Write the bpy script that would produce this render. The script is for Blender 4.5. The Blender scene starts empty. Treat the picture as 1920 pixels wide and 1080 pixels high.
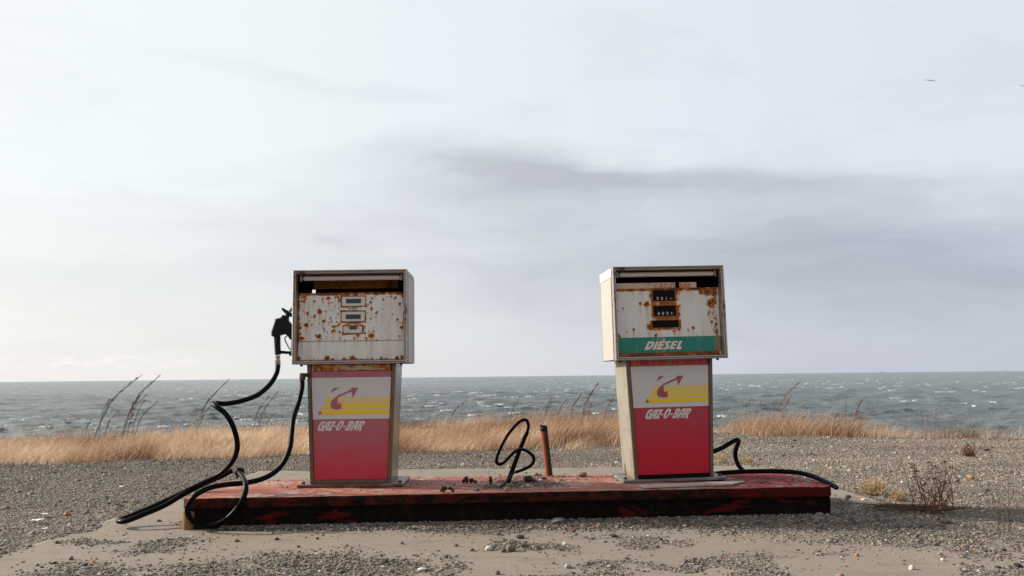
import bpy, bmesh, math, random
import numpy as np
from mathutils import Vector, Matrix, Euler, noise as mnoise

R = math.radians
random.seed(7)
C = bpy.context.scene.collection
sc = bpy.context.scene

# ------------------------------------------------------------------ camera
CAM_H = 0.89
FPX = 1600.0                      # focal length in pixels of the 1920 px photograph
PITCH = math.atan(165.5 / FPX)
ROLL = -0.0109
CAM_M = (Matrix.Rotation(math.pi / 2 + PITCH, 4, 'X') @ Matrix.Rotation(ROLL, 4, 'Z'))
cam_d = bpy.data.cameras.new('camera')
cam = bpy.data.objects.new('camera', cam_d)
C.objects.link(cam)
cam.matrix_world = Matrix.Translation((0, 0, CAM_H)) @ CAM_M
cam_d.sensor_width = 36
cam_d.lens = 36 * FPX / 1920
cam_d.clip_start = 0.05
cam_d.clip_end = 60000
cam_d.dof.use_dof = True
cam_d.dof.focus_distance = 5.6
cam_d.dof.aperture_fstop = 5.6
sc.camera = cam
sc.render.resolution_x = 1024
sc.render.resolution_y = 576

# ------------------------------------------------------------------ colour management
sc.view_settings.view_transform = 'Standard'
sc.view_settings.look = 'None'
sc.view_settings.gamma = 1
sc.view_settings.exposure = 0.32

# ------------------------------------------------------------------ node helper
class NT:
    def __init__(s, tree):
        s.t = tree
        s.n = tree.nodes
        s.l = tree.links
    def node(s, kind, **kw):
        n = s.n.new(kind)
        for k, v in kw.items():
            setattr(n, k, v)
        return n
    def set(s, sock, v):
        if isinstance(v, bpy.types.NodeSocket):
            s.l.new(v, sock)
        else:
            try:
                sock.default_value = v
            except Exception:
                sock.default_value = (*v, 1.0)
    def math(s, op, a, b=None, c=None, clamp=False):
        n = s.node('ShaderNodeMath', operation=op, use_clamp=clamp)
        s.set(n.inputs[0], a)
        if b is not None: s.set(n.inputs[1], b)
        if c is not None: s.set(n.inputs[2], c)
        return n.outputs[0]
    def vmath(s, op, a, b=None):
        n = s.node('ShaderNodeVectorMath', operation=op)
        s.set(n.inputs[0], a)
        if b is not None: s.set(n.inputs[1], b)
        return n.outputs[0]
    def mix(s, f, a, b, blend='MIX'):
        n = s.node('ShaderNodeMix', data_type='RGBA', blend_type=blend)
        s.set(n.inputs[0], f)
        for sock, v in ((n.inputs[6], a), (n.inputs[7], b)):
            if isinstance(v, bpy.types.NodeSocket): s.l.new(v, sock)
            else: sock.default_value = (*v[:3], 1.0)
        return n.outputs[2]
    def noise(s, vec, scale, detail=4, rough=0.55, dist=0.0, out='Fac'):
        n = s.node('ShaderNodeTexNoise')
        if vec is not None: s.l.new(vec, n.inputs['Vector'])
        n.inputs['Scale'].default_value = scale
        n.inputs['Detail'].default_value = detail
        n.inputs['Roughness'].default_value = rough
        n.inputs['Distortion'].default_value = dist
        return n.outputs[out]
    def voro(s, vec, scale, out='Distance', feature='F1'):
        n = s.node('ShaderNodeTexVoronoi', feature=feature)
        if vec is not None: s.l.new(vec, n.inputs['Vector'])
        n.inputs['Scale'].default_value = scale
        return n.outputs[out]
    def ramp(s, f, stops, interp='LINEAR'):
        n = s.node('ShaderNodeValToRGB')
        cr = n.color_ramp
        cr.interpolation = interp
        while len(cr.elements) < len(stops): cr.elements.new(0.5)
        for e, (p, c) in zip(cr.elements, stops):
            e.position = p
            e.color = (c, c, c, 1) if isinstance(c, (int, float)) else (*c[:3], 1)
        s.set(n.inputs[0], f)
        return n.outputs[0]
    def step(s, v, a, b):
        n = s.node('ShaderNodeMapRange', interpolation_type='SMOOTHSTEP')
        s.set(n.inputs[0], v)
        n.inputs[1].default_value = a
        n.inputs[2].default_value = b
        return n.outputs[0]
    def scale(s, vec, xyz):
        return s.vmath('MULTIPLY', vec, xyz)

# ------------------------------------------------------------------ sun direction and sky
SUN_DIR = Vector((-0.98, 0.20, 0.0)).normalized()
SUN_EL = R(25)
SUN_VEC = Vector((SUN_DIR.x * math.cos(SUN_EL), SUN_DIR.y * math.cos(SUN_EL), math.sin(SUN_EL)))
w = bpy.data.worlds.new('World')
sc.world = w
w.use_nodes = True
W = NT(w.node_tree)
W.n.clear()
geo = W.node('ShaderNodeTexCoord').outputs['Generated']
sep = W.node('ShaderNodeSeparateXYZ'); W.l.new(geo, sep.inputs[0])
X_, Y_, Z_ = sep.outputs
az = W.math('ARCTAN2', X_, Y_)
el = W.math('ARCSINE', Z_)
cmb = W.node('ShaderNodeCombineXYZ'); W.l.new(az, cmb.inputs[0]); W.l.new(el, cmb.inputs[1])
# warp the cloud coordinates
wn = W.noise(W.scale(cmb.outputs[0], (3.0, 9.0, 1)), 1.0, 5, 0.55, 0, 'Color')
wv = W.vmath('MULTIPLY', W.vmath('SUBTRACT', wn, (0.5, 0.5, 0.5)), (0.26, 0.085, 0))
P = W.vmath('ADD', cmb.outputs[0], wv)
ps = W.node('ShaderNodeSeparateXYZ'); W.l.new(P, ps.inputs[0])
A, E = ps.outputs[0], ps.outputs[1]
def blob(a0, e0, sa, se, amp, tilt=0.0):
    da = W.math('SUBTRACT', A, a0)
    de = W.math('SUBTRACT', E, e0)
    if tilt:
        de = W.math('ADD', de, W.math('MULTIPLY', da, tilt))
    u = W.math('DIVIDE', da, sa); v = W.math('DIVIDE', de, se)
    q = W.math('ADD', W.math('MULTIPLY', u, u), W.math('MULTIPLY', v, v))
    return W.math('MULTIPLY', W.math('EXPONENT', W.math('MULTIPLY', q, -1.0)), amp)
dark = None
for b in [(0.04, 0.232, 0.16, 0.022, 0.46, 0.10), (0.22, 0.222, 0.26, 0.013, 0.40, 0.06),
          (-0.02, 0.235, 0.13, 0.050, 0.30, 0.0), (0.20, 0.160, 0.34, 0.075, 0.46, 0.05),
          (0.50, 0.10, 0.40, 0.095, 0.62, 0.0), (0.0, 0.10, 0.3, 0.04, 0.22, 0.0), (-0.17, 0.20, 0.13, 0.05, 0.22, 0.0),
          (-0.42, 0.175, 0.28, 0.035, 0.26, 0.0), (-0.25, 0.12, 0.3, 0.03, 0.22, 0.0),
          (-0.22, 0.158, 0.03, 0.006, 0.2, 0.0), (-0.25, 0.345, 0.22, 0.012, 0.13, 0.08)]:
    v = blob(*b)
    dark = v if dark is None else W.math('ADD', dark, v)
streak = W.noise(W.scale(P, (4.5, 22.0, 1)), 1.0, 6, 0.6)
dark = W.math('MULTIPLY', dark, W.math('ADD', 0.45, W.math('MULTIPLY', streak, 1.15)))
soft = W.noise(W.scale(P, (2.2, 8.0, 1)), 1.0, 4, 0.5)
dark = W.math('ADD', dark, W.math('MULTIPLY', W.math('SUBTRACT', soft, 0.52), 0.80))
billow = W.noise(W.scale(P, (5.0, 15.0, 3)), 1.0, 6, 0.55, 0.3)
bm_ = W.step(az, -0.45, 0.05)
dark = W.math('ADD', dark, W.math('MULTIPLY', W.math('MULTIPLY', W.math('SUBTRACT', billow, 0.5), W.math('ADD', 0.35, bm_)), 0.55))
wisp = W.noise(W.scale(P, (7.0, 40.0, 1)), 1.0, 8, 0.65, 0.6)
dark = W.math('ADD', dark, W.math('MULTIPLY', W.math('SUBTRACT', wisp, 0.5), 0.30))
dark = W.math('ADD', dark, 0.0, clamp=True)
lr = W.step(az, -0.65, 0.55)
hi = W.mix(lr, (0.765, 0.803, 0.80), (0.61, 0.66, 0.73))
lo = W.mix(lr, (0.76, 0.745, 0.715), (0.47, 0.50, 0.58))
base = W.mix(W.step(el, 0.0, 0.22), lo, hi)
shade = W.mix(lr, (0.52, 0.54, 0.565), (0.375, 0.397, 0.465))
sky_c = W.mix(dark, base, shade)
# small bright heaps low on the left
cn = W.noise(W.scale(cmb.outputs[0], (38, 130, 1)), 1.0, 6, 0.65)
band = W.math('MULTIPLY', W.math('MULTIPLY', W.step(el, 0.010, 0.017), W.step(el, 0.031, 0.021)), W.step(az, -0.30, -0.42))
sky_c = W.mix(W.math('MULTIPLY', band, W.math('MULTIPLY', W.step(cn, 0.44, 0.62), 0.75)), sky_c, (0.82, 0.79, 0.76))
# brighter veil round the hidden sun, unseen sky behind the viewer dimmed for contrast
dv = W.node('ShaderNodeVectorMath', operation='DOT_PRODUCT')
W.l.new(geo, dv.inputs[0]); dv.inputs[1].default_value = SUN_VEC
glow = W.step(dv.outputs['Value'], 0.76, 1.0)
sky_c = W.mix(glow, sky_c, (2.6, 2.45, 2.2))
back = W.step(Y_, 0.35, -0.75)
sky_c = W.mix(W.math('MULTIPLY', back, 0.85), sky_c, (0.42, 0.42, 0.44))
zen = W.math('MULTIPLY', W.step(el, 0.50, 0.85), 0.8)  # unseen zenith dimmed to cut the ambient light on the ground
sky_c = W.mix(zen, sky_c, (0.26, 0.275, 0.31))
nish = W.node('ShaderNodeTexSky', sky_type='NISHITA', sun_disc=False)
nish.sun_elevation = SUN_EL
nish.sun_rotation = math.atan2(SUN_VEC.x, SUN_VEC.y)
bg1 = W.node('ShaderNodeBackground'); W.l.new(nish.outputs[0], bg1.inputs[0]); bg1.inputs[1].default_value = 0.08
bg2 = W.node('ShaderNodeBackground'); W.l.new(sky_c, bg2.inputs[0]); bg2.inputs[1].default_value = 1.0
ms = W.node('ShaderNodeMixShader'); ms.inputs[0].default_value = 0.94
W.l.new(bg1.outputs[0], ms.inputs[1]); W.l.new(bg2.outputs[0], ms.inputs[2])
wo = W.node('ShaderNodeOutputWorld'); W.l.new(ms.outputs[0], wo.inputs[0])

sun_d = bpy.data.lights.new('sun', 'SUN')
sun_d.energy = 5.0
sun_d.angle = R(3.5)
sun_d.color = (1.0, 0.93, 0.83)
sun = bpy.data.objects.new('sun', sun_d)
C.objects.link(sun)
sun.rotation_euler = SUN_VEC.to_track_quat('Z', 'Y').to_euler()

# ------------------------------------------------------------------ pixel <-> world helpers (layout only)
def ray(px, py):
    d = Vector(((px - 960) / FPX, -(py - 540) / FPX, -1.0))
    return CAM_M.to_3x3() @ d
def at(px, py, Y):
    r = ray(px, py)
    return Vector((0, 0, CAM_H)) + r * (Y / r.y)
def on(px, py, z=0.0):
    r = ray(px, py)
    return Vector((0, 0, CAM_H)) + r * ((z - CAM_H) / r.z)
MI = np.array(CAM_M.to_3x3().transposed())
def to_px(x, y, z):
    p = np.stack([x, y, z - CAM_H], -1) @ MI.T
    return 960 + FPX * p[..., 0] / -p[..., 2], 540 - FPX * p[..., 1] / -p[..., 2]

# ------------------------------------------------------------------ numpy noise
_rng = np.random.RandomState(5)
_tab = _rng.rand(256, 256)
def vnoise(x, y, s=0):
    x = np.asarray(x, float) + s * 17.3; y = np.asarray(y, float) + s * 9.7
    xi = np.floor(x).astype(int); yi = np.floor(y).astype(int)
    fx = x - xi; fy = y - yi
    fx = fx * fx * (3 - 2 * fx); fy = fy * fy * (3 - 2 * fy)
    a = _tab[xi & 255, yi & 255]; b = _tab[(xi + 1) & 255, yi & 255]
    c = _tab[xi & 255, (yi + 1) & 255]; d = _tab[(xi + 1) & 255, (yi + 1) & 255]
    return (a * (1 - fx) + b * fx) * (1 - fy) + (c * (1 - fx) + d * fx) * fy
def fbm(x, y, o=4, s=0):
    r = 0; a = 0.5; t = 0
    for k in range(o):
        r = r + a * vnoise(np.asarray(x) * 2 ** k, np.asarray(y) * 2 ** k, s + k); t += a; a *= 0.5
    return r / t
def sstep(v, a, b):
    t = np.clip((v - a) / (b - a), 0, 1)
    return t * t * (3 - 2 * t)
def inpoly(px, py, poly):
    ins = np.zeros(np.shape(px), bool)
    n = len(poly)
    for i in range(n):
        x1, y1 = poly[i]; x2, y2 = poly[(i + 1) % n]
        c = ((y1 > py) != (y2 > py)) & (px < (x2 - x1) * (py - y1) / ((y2 - y1) + 1e-9) + x1)
        ins ^= c
    return ins

# ------------------------------------------------------------------ object helpers
def link(name, me, mat=None, parent=None, smooth=False):
    o = bpy.data.objects.new(name, me)
    C.objects.link(o)
    if mat is not None and not me.materials: me.materials.append(mat)
    if parent is not None: o.parent = parent
    if smooth:
        me.polygons.foreach_set('use_smooth', [True] * len(me.polygons))
    return o
def tag(o, label=None, cat=None, group=None, kind=None):
    if label: o['label'] = label
    if cat: o['category'] = cat
    if group: o['group'] = group
    if kind: o['kind'] = kind
    return o
def thing(name, label, cat, loc=(0, 0, 0), rot=(0, 0, 0), group=None):
    o = bpy.data.objects.new(name, None)
    C.objects.link(o)
    o.empty_display_size = 0.1
    o.location = loc; o.rotation_euler = rot
    return tag(o, label, cat, group)
def mesh(name, V, F):
    me = bpy.data.meshes.new(name)
    me.from_pydata([tuple(v) for v in V], [], F)
    me.update()
    return me
def np_mesh(name, V, Q):
    me = bpy.data.meshes.new(name)
    V = np.asarray(V, np.float32); Q = np.asarray(Q, np.int32)
    me.vertices.add(len(V)); me.vertices.foreach_set('co', V.ravel())
    k = Q.shape[1]
    me.loops.add(Q.size); me.loops.foreach_set('vertex_index', Q.ravel())
    me.polygons.add(len(Q))
    me.polygons.foreach_set('loop_start', np.arange(0, Q.size, k, dtype=np.int32))
    me.polygons.foreach_set('loop_total', np.full(len(Q), k, np.int32))
    me.update(calc_edges=True)
    me.validate()
    return me
def grid_q(nr, nc):
    i = np.arange(nr - 1)[:, None] * nc + np.arange(nc - 1)[None, :]
    i = i.ravel()
    return np.stack([i, i + 1, i + nc + 1, i + nc], 1)
def add_attr(me, name, arr):
    a = me.attributes.new(name, 'FLOAT', 'POINT')
    a.data.foreach_set('value', np.asarray(arr, np.float32).ravel())

class MB:
    """collects boxes, prisms and tubes into one mesh"""
    def __init__(s): s.V = []; s.F = []
    def add(s, V, F):
        o = len(s.V); s.V += [Vector(v) for v in V]; s.F += [[i + o for i in f] for f in F]
    def box(s, x0, x1, y0, y1, z0, z1, ins=0.0):
        # ins chamfers the four vertical edges and the rim a little
        if ins <= 0:
            V = [(x, y, z) for z in (z0, z1) for (x, y) in ((x0, y0), (x1, y0), (x1, y1), (x0, y1))]
            s.add(V, [[3, 2, 1, 0], [4, 5, 6, 7], [0, 1, 5, 4], [1, 2, 6, 5], [2, 3, 7, 6], [3, 0, 4, 7]])
            return
        e = ins
        def ring(a, z): return [(x0 + a, y0 + e + a, z), (x0 + e + a, y0 + a, z), (x1 - e - a, y0 + a, z), (x1 - a, y0 + e + a, z),
                                (x1 - a, y1 - e - a, z), (x1 - e - a, y1 - a, z), (x0 + e + a, y1 - a, z), (x0 + a, y1 - e - a, z)]
        rings = [ring(e, z0), ring(0, z0 + e), ring(0, z1 - e), ring(e, z1)]
        s.loft(rings)
    def loft(s, rings, cap=True):
        n = len(rings[0]); V = [p for r in rings for p in r]; F = []
        for k in range(len(rings) - 1):
            for i in range(n):
                j = (i + 1) % n
                F.append([k * n + i, k * n + j, (k + 1) * n + j, (k + 1) * n + i])
        if cap:
            F.append(list(range(n))[::-1]); F.append([(len(rings) - 1) * n + i for i in range(n)])
        s.add(V, F)
    def hexa(s, b, t):
        """b, t: four points of the bottom and the top face"""
        s.add(list(b) + list(t), [[3, 2, 1, 0], [4, 5, 6, 7], [0, 1, 5, 4], [1, 2, 6, 5], [2, 3, 7, 6], [3, 0, 4, 7]])
    def extrude_xz(s, poly, y0, y1):
        n = len(poly)
        s.add([(x, y0, z) for x, z in poly] + [(x, y1, z) for x, z in poly],
              [list(range(n)), [n + i for i in range(n)][::-1]] + [[i, n + i, n + (i + 1) % n, (i + 1) % n] for i in range(n)])
    def tube(s, pts, rad, n=12, cap=True):
        pts = [Vector(p) for p in pts]; m = len(pts)
        if not isinstance(rad, (list, tuple)): rad = [rad] * m
        T = [(pts[min(i + 1, m - 1)] - pts[max(i - 1, 0)]).normalized() for i in range(m)]
        up = Vector((0, 0, 1)) if abs(T[0].z) < 0.9 else Vector((1, 0, 0))
        nrm = T[0].cross(up).normalized()
        rings = []
        for i in range(m):
            nrm = (nrm - T[i] * nrm.dot(T[i])).normalized()
            b = T[i].cross(nrm)
            rings.append([pts[i] + (nrm * math.cos(a) + b * math.sin(a)) * rad[i] for a in [2 * math.pi * k / n for k in range(n)]])
        s.loft(rings, cap)
    def build(s, name, mat, parent=None, smooth=False):
        me = mesh(name, s.V, s.F)
        bm = bmesh.new(); bm.from_mesh(me); bmesh.ops.recalc_face_normals(bm, faces=bm.faces); bm.to_mesh(me); bm.free()
        o = link(name, me, mat, parent)
        if smooth:
            me.polygons.foreach_set('use_smooth', [True] * len(me.polygons))
            me.set_sharp_from_angle(angle=R(40))
        return o
def spline(pts, k=8):
    P_ = [Vector(p) for p in pts]; out = []
    for i in range(len(P_) - 1):
        p0 = P_[max(i - 1, 0)]; p1 = P_[i]; p2 = P_[i + 1]; p3 = P_[min(i + 2, len(P_) - 1)]
        for j in range(k):
            t = j / k
            out.append(0.5 * ((2 * p1) + (p2 - p0) * t + (2 * p0 - 5 * p1 + 4 * p2 - p3) * t * t + (3 * p1 - p0 - 3 * p2 + p3) * t ** 3))
    out.append(P_[-1])
    return out

def poly_text(name, glyphs, mat, parent, y, th=0.0008):
    """glyphs: list of [outer, hole, hole...] in the local x-z plane; a thin real sheet at depth y"""
    cu = bpy.data.curves.new(name, 'CURVE'); cu.dimensions = '2D'; cu.fill_mode = 'BOTH'; cu.extrude = th / 2
    for g in glyphs:
        for pl in g:
            sp = cu.splines.new('POLY'); sp.points.add(len(pl) - 1); sp.use_cyclic_u = True
            for p, (x, z) in zip(sp.points, pl): p.co = (x, z, 0, 1)
    return curve_to_obj(cu, name, mat, parent, y)
def curve_to_obj(cu, name, mat, parent, y):
    tmp = bpy.data.objects.new('tmp', cu)
    me = bpy.data.meshes.new_from_object(tmp)
    bpy.data.objects.remove(tmp); bpy.data.curves.remove(cu)
    n = len(me.vertices); co = np.empty(n * 3, np.float32); me.vertices.foreach_get('co', co); co = co.reshape(-1, 3)
    co = np.stack([co[:, 0], y - co[:, 2], co[:, 1]], 1)
    me.vertices.foreach_set('co', co.ravel()); me.materials.clear(); me.update()
    me.name = name
    return link(name, me, mat, parent)
def font_text(name, txt, size, x, z, mat, parent, y, shear=0.0, sx=1.0, space=1.0, bold=0.0):
    cu = bpy.data.curves.new(name, 'FONT'); cu.body = txt; cu.size = size; cu.align_x = 'CENTER'; cu.align_y = 'CENTER'
    cu.offset = bold; cu.shear = shear; cu.space_character = space; cu.extrude = 0.0004; cu.resolution_u = 3
    tmp = bpy.data.objects.new('tmp', cu)
    me = bpy.data.meshes.new_from_object(tmp)
    bpy.data.objects.remove(tmp); bpy.data.curves.remove(cu)
    n = len(me.vertices); co = np.empty(n * 3, np.float32); me.vertices.foreach_get('co', co); co = co.reshape(-1, 3)
    co = np.stack([co[:, 0] * sx + x, y - co[:, 2], co[:, 1] + z], 1)
    me.vertices.foreach_set('co', co.ravel()); me.materials.clear(); me.update(); me.name = name
    return link(name, me, mat, parent)

# ------------------------------------------------------------------ materials
def new_mat(name):
    m = bpy.data.materials.new(name); m.use_nodes = True
    T = NT(m.node_tree); b = T.n['Principled BSDF']
    return m, T, b
def bump(T, b, h, strength=0.3, dist=0.01):
    n = T.node('ShaderNodeBump'); n.inputs['Strength'].default_value = strength; n.inputs['Distance'].default_value = dist
    T.l.new(h, n.inputs['Height']); T.l.new(n.outputs[0], b.inputs['Normal'])
def obj_co(T): return T.node('ShaderNodeTexCoord').outputs['Object']
def plain(name, col, rough=0.5, metal=0.0, var=0.25, vs=20.0, spec=0.5, dirt=None, bmp=0.0):
    m, T, b = new_mat(name)
    co = obj_co(T)
    n = T.noise(co, vs, 5, 0.6)
    lo = tuple(c * (1 - var) for c in col); hi = tuple(min(1, c * (1 + var)) for c in col)
    c = T.mix(n, lo, hi)
    if dirt:
        d = T.noise(co, vs * 0.35, 6, 0.7)
        c = T.mix(T.step(d, 0.5, 0.72), c, dirt)
    T.set(b.inputs['Base Color'], c)
    T.set(b.inputs['Roughness'], T.math('ADD', rough - 0.1, T.math('MULTIPLY', n, 0.2)))
    b.inputs['Metallic'].default_value = metal
    b.inputs['Specular IOR Level'].default_value = spec
    if bmp: bump(T, b, n, bmp, 0.004)
    return m

M = {}
M['rubber'] = plain('hose_rubber', (0.0025, 0.0025, 0.003), 0.40, 0, 0.5, 30, 0.085)
M['black'] = plain('black_plastic', (0.006, 0.006, 0.007), 0.5, 0, 0.3, 30, 0.20)
M['cavity'] = plain('dark_cavity', (0.012, 0.009, 0.007), 0.9, 0, 0.4, 12, 0.1, (0.05, 0.02, 0.008))
M['rustback'] = plain('rusty_back_plate', (0.50, 0.19, 0.035), 0.85, 0, 0.6, 22, 0.2, (0.10, 0.04, 0.012))
M['glass_dark'] = plain('display_glass', (0.035, 0.045, 0.047), 0.25, 0, 0.3, 30, 0.4)
M['void'] = plain('display_black', (0.006, 0.005, 0.005), 0.6, 0, 0.3, 40, 0.1)
M['brass'] = plain('worn_coupling_metal', (0.30, 0.23, 0.17), 0.4, 0.7, 0.3, 60, 0.5, (0.12, 0.07, 0.04))
M['iron'] = plain('dark_iron', (0.05, 0.045, 0.042), 0.5, 0.6, 0.4, 60, 0.5, (0.09, 0.04, 0.02))
M['tube'] = plain('fluorescent_tube', (0.62, 0.54, 0.50), 0.35, 0, 0.12, 10, 0.4)
M['digit'] = plain('white_digits', (0.8, 0.8, 0.78), 0.6, 0, 0.1)
M['ink'] = plain('black_ink', (0.015, 0.013, 0.012), 0.6, 0, 0.3)
M['dieselwhite'] = plain('cream_lettering', (0.74, 0.64, 0.56), 0.5, 0, 0.10, 30)
M['orangetext'] = plain('orange_lettering', (0.50, 0.12, 0.05), 0.6, 0, 0.4, 90)
M['chunk'] = plain('yellow_brown_concrete', (0.26, 0.15, 0.06), 0.85, 0, 0.4, 40, 0.2, (0.12, 0.07, 0.04), 0.6)
M['birdgrey'] = plain('grey_feather', (0.22, 0.22, 0.24), 0.8)
M['shipgrey'] = plain('ship_paint', (0.36, 0.38, 0.42), 0.7)
M['stonechip'] = plain('pale_strip_paint', (0.46, 0.42, 0.37), 0.6, 0, 0.15, 30, 0.4, (0.30, 0.22, 0.17))

def frame_metal():
    m, T, b = new_mat('bronzed_frame')
    co = obj_co(T)
    n = T.noise(T.scale(co, (6, 6, 30)), 2.0, 6, 0.65)
    c = T.mix(n, (0.26, 0.21, 0.19), (0.58, 0.52, 0.48))
    r = T.noise(co, 9, 6, 0.7)
    c = T.mix(T.step(r, 0.52, 0.70), c, (0.13, 0.07, 0.04))
    T.set(b.inputs['Base Color'], c)
    b.inputs['Metallic'].default_value = 0.75
    T.set(b.inputs['Roughness'], T.math('ADD', 0.28, T.math('MULTIPLY', r, 0.3)))
    return m
M['frame'] = frame_metal()
def post_metal():
    m, T, b = new_mat('brown_post_metal')
    co = obj_co(T)
    n = T.noise(T.scale(co, (30, 30, 5)), 1.5, 6, 0.65)
    c = T.mix(n, (0.07, 0.04, 0.025), (0.24, 0.16, 0.11))
    T.set(b.inputs['Base Color'], c); b.inputs['Metallic'].default_value = 0.5
    b.inputs['Roughness'].default_value = 0.45
    return m
M['post'] = post_metal()
def steel(name, lo, hi, metal, rough, blot):
    m, T, b = new_mat(name)
    co = obj_co(T)
    n = T.noise(T.scale(co, (3, 3, 40)), 2.0, 4, 0.6)
    d = T.noise(T.scale(co, (5, 5, 2.2)), 1.6, 7, 0.65, 1.0)
    c = T.mix(n, lo, hi)
    c = T.mix(T.math('MULTIPLY', T.step(d, 0.46, 0.66), 0.8), c, blot)
    sx = T.node('ShaderNodeSeparateXYZ'); T.l.new(co, sx.inputs[0])
    rz = T.math('ADD', T.step(sx.outputs[2], 0.14, 0.0), T.math('MULTIPLY', T.noise(co, 18, 5, 0.7), 0.5))
    c = T.mix(T.math('MULTIPLY', T.step(rz, 0.8, 1.25), 0.7), c, (0.20, 0.09, 0.04))
    T.set(b.inputs['Base Color'], c); b.inputs['Metallic'].default_value = metal
    T.set(b.inputs['Roughness'], T.math('ADD', rough, T.math('MULTIPLY', d, 0.25)))
    bump(T, b, n, 0.08, 0.003)
    return m
M['steel'] = steel('reflection_toned_steel', (0.13, 0.115, 0.10), (0.27, 0.24, 0.21), 0.9, 0.14, (0.10, 0.07, 0.05))  # dark base and brown blotches stand in for the reflected ground
M['steelwarm'] = steel('beige_weathered_steel', (0.22, 0.195, 0.155), (0.34, 0.305, 0.25), 0.25, 0.42, (0.18, 0.135, 0.09))
def weave(name, lo, hi):
    m, T, b = new_mat(name)
    co = obj_co(T)
    v = T.voro(co, 260)
    n = T.noise(T.scale(co, (4, 4, 1)), 3.0, 6, 0.6)
    c = T.mix(n, lo, hi)
    c = T.mix(T.math('MULTIPLY', T.step(v, 0.25, 0.6), 0.22), c, tuple(x * 0.55 for x in lo))
    T.set(b.inputs['Base Color'], c); b.inputs['Roughness'].default_value = 0.5; b.inputs['Metallic'].default_value = 0.15
    bump(T, b, v, 0.25, 0.002)
    return m
M['sidecream'] = weave('cream_side_panel', (0.40, 0.35, 0.30), (0.56, 0.51, 0.455))
M['sidegrey'] = weave('grey_beige_side_panel', (0.36, 0.33, 0.30), (0.50, 0.46, 0.42))
M['sidewhite'] = plain('white_side_strip', (0.78, 0.77, 0.75), 0.45, 0, 0.06, 14)

def rust_panel(name, paint, paint2):
    """paint with rust driven by the mesh's own rust and streak fields, broken up by noise"""
    m, T, b = new_mat(name)
    co = obj_co(T)
    a = T.node('ShaderNodeAttribute', attribute_name='rust').outputs['Fac']
    st = T.node('ShaderNodeAttribute', attribute_name='streak').outputs['Fac']
    n = T.noise(co, 90, 5, 0.65)
    nb = T.noise(co, 16, 5, 0.6)
    r = T.math('ADD', a, T.math('MULTIPLY', T.math('SUBTRACT', n, 0.5), 0.55))
    pc = T.mix(nb, paint, paint2)
    pc = T.mix(T.math('MULTIPLY', st, T.math('ADD', 0.5, T.math('MULTIPLY', nb, 0.7))), pc, (0.50, 0.29, 0.13))
    pc = T.mix(T.math('MULTIPLY', T.step(r, 0.12, 0.34), 0.75), pc, (0.52, 0.29, 0.11))
    rc = T.ramp(T.math('ADD', r, T.math('MULTIPLY', T.math('SUBTRACT', nb, 0.5), 0.5)),
                [(0.30, (0.56, 0.20, 0.030)), (0.60, (0.38, 0.115, 0.014)), (0.88, (0.17, 0.050, 0.012)), (1.0, (0.08, 0.028, 0.012))])
    f = T.step(r, 0.30, 0.42)
    T.set(b.inputs['Base Color'], T.mix(f, pc, rc))
    T.set(b.inputs['Roughness'], T.math('ADD', 0.38, T.math('MULTIPLY', f, 0.45)))
    bump(T, b, T.math('MULTIPLY', r, 1.0), 0.25, 0.003)
    return m
M['dial'] = rust_panel('rust_spotted_white_enamel', (0.68, 0.665, 0.63), (0.75, 0.74, 0.71))
M['redstrip'] = rust_panel('red_strip_enamel', (0.50, 0.004, 0.03), (0.42, 0.006, 0.026))
M['creamstrip'] = rust_panel('rusty_cream_enamel', (0.50, 0.42, 0.31), (0.55, 0.47, 0.36))
M['green'] = rust_panel('green_band_enamel', (0.002, 0.175, 0.135), (0.006, 0.215, 0.165))
M['plate'] = plain('display_plate', (0.60, 0.59, 0.55), 0.45, 0, 0.05, 14)

def door_red(name, top, bottom, zf0, zf1):
    m, T, b = new_mat(name)
    co = obj_co(T)
    sx = T.node('ShaderNodeSeparateXYZ'); T.l.new(co, sx.inputs[0])
    n = T.noise(T.scale(co, (60, 60, 1.5)), 1.5, 5, 0.6)
    nb = T.noise(T.scale(co, (3, 3, 4)), 1.6, 4, 0.5)
    f = T.step(T.math('ADD', sx.outputs[2], T.math('MULTIPLY', T.math('SUBTRACT', nb, 0.5), 0.22)), zf0, zf1)
    ed = T.step(T.math('ADD', T.math('ABSOLUTE', sx.outputs[0]), T.math('MULTIPLY', T.math('SUBTRACT', nb, 0.5), 0.03)), 0.225, 0.262)
    f = T.math('MULTIPLY', f, T.math('SUBTRACT', 1.0, T.math('MULTIPLY', ed, 0.8)))
    c = T.mix(f, bottom, top)
    c = T.mix(T.math('MULTIPLY', n, 0.30), c, tuple(0.7 * x for x in top))
    sp = T.voro(co, 34)
    c = T.mix(T.math('MULTIPLY', T.step(sp, 0.07, 0.03), T.step(T.noise(co, 7, 2), 0.62, 0.7)), c, (0.7, 0.6, 0.55))
    rz = T.math('ADD', T.step(sx.outputs[2], 0.085, 0.03), T.math('MULTIPLY', T.noise(co, 30, 5, 0.7), 0.5))
    c = T.mix(T.math('MULTIPLY', T.step(rz, 0.95, 1.3), 0.7), c, (0.16, 0.05, 0.015))
    T.set(b.inputs['Base Color'], c); b.inputs['Roughness'].default_value = 0.42; b.inputs['Specular IOR Level'].default_value = 0.35
    return m
M['doorfaded'] = door_red('faded_red_enamel', (0.42, 0.135, 0.150), (0.58, 0.022, 0.058), 0.02, 0.46)
M['doorred'] = door_red('crimson_enamel', (0.40, 0.055, 0.080), (0.56, 0.0008, 0.022), 0.14, 0.60)
M['pinkstripe'] = plain('faded_pink_stripe', (0.42, 0.12, 0.155), 0.45, 0, 0.12, 12)
M['white'] = plain('white_band_enamel', (0.60, 0.585, 0.565), 0.42, 0, 0.04, 8)
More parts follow.
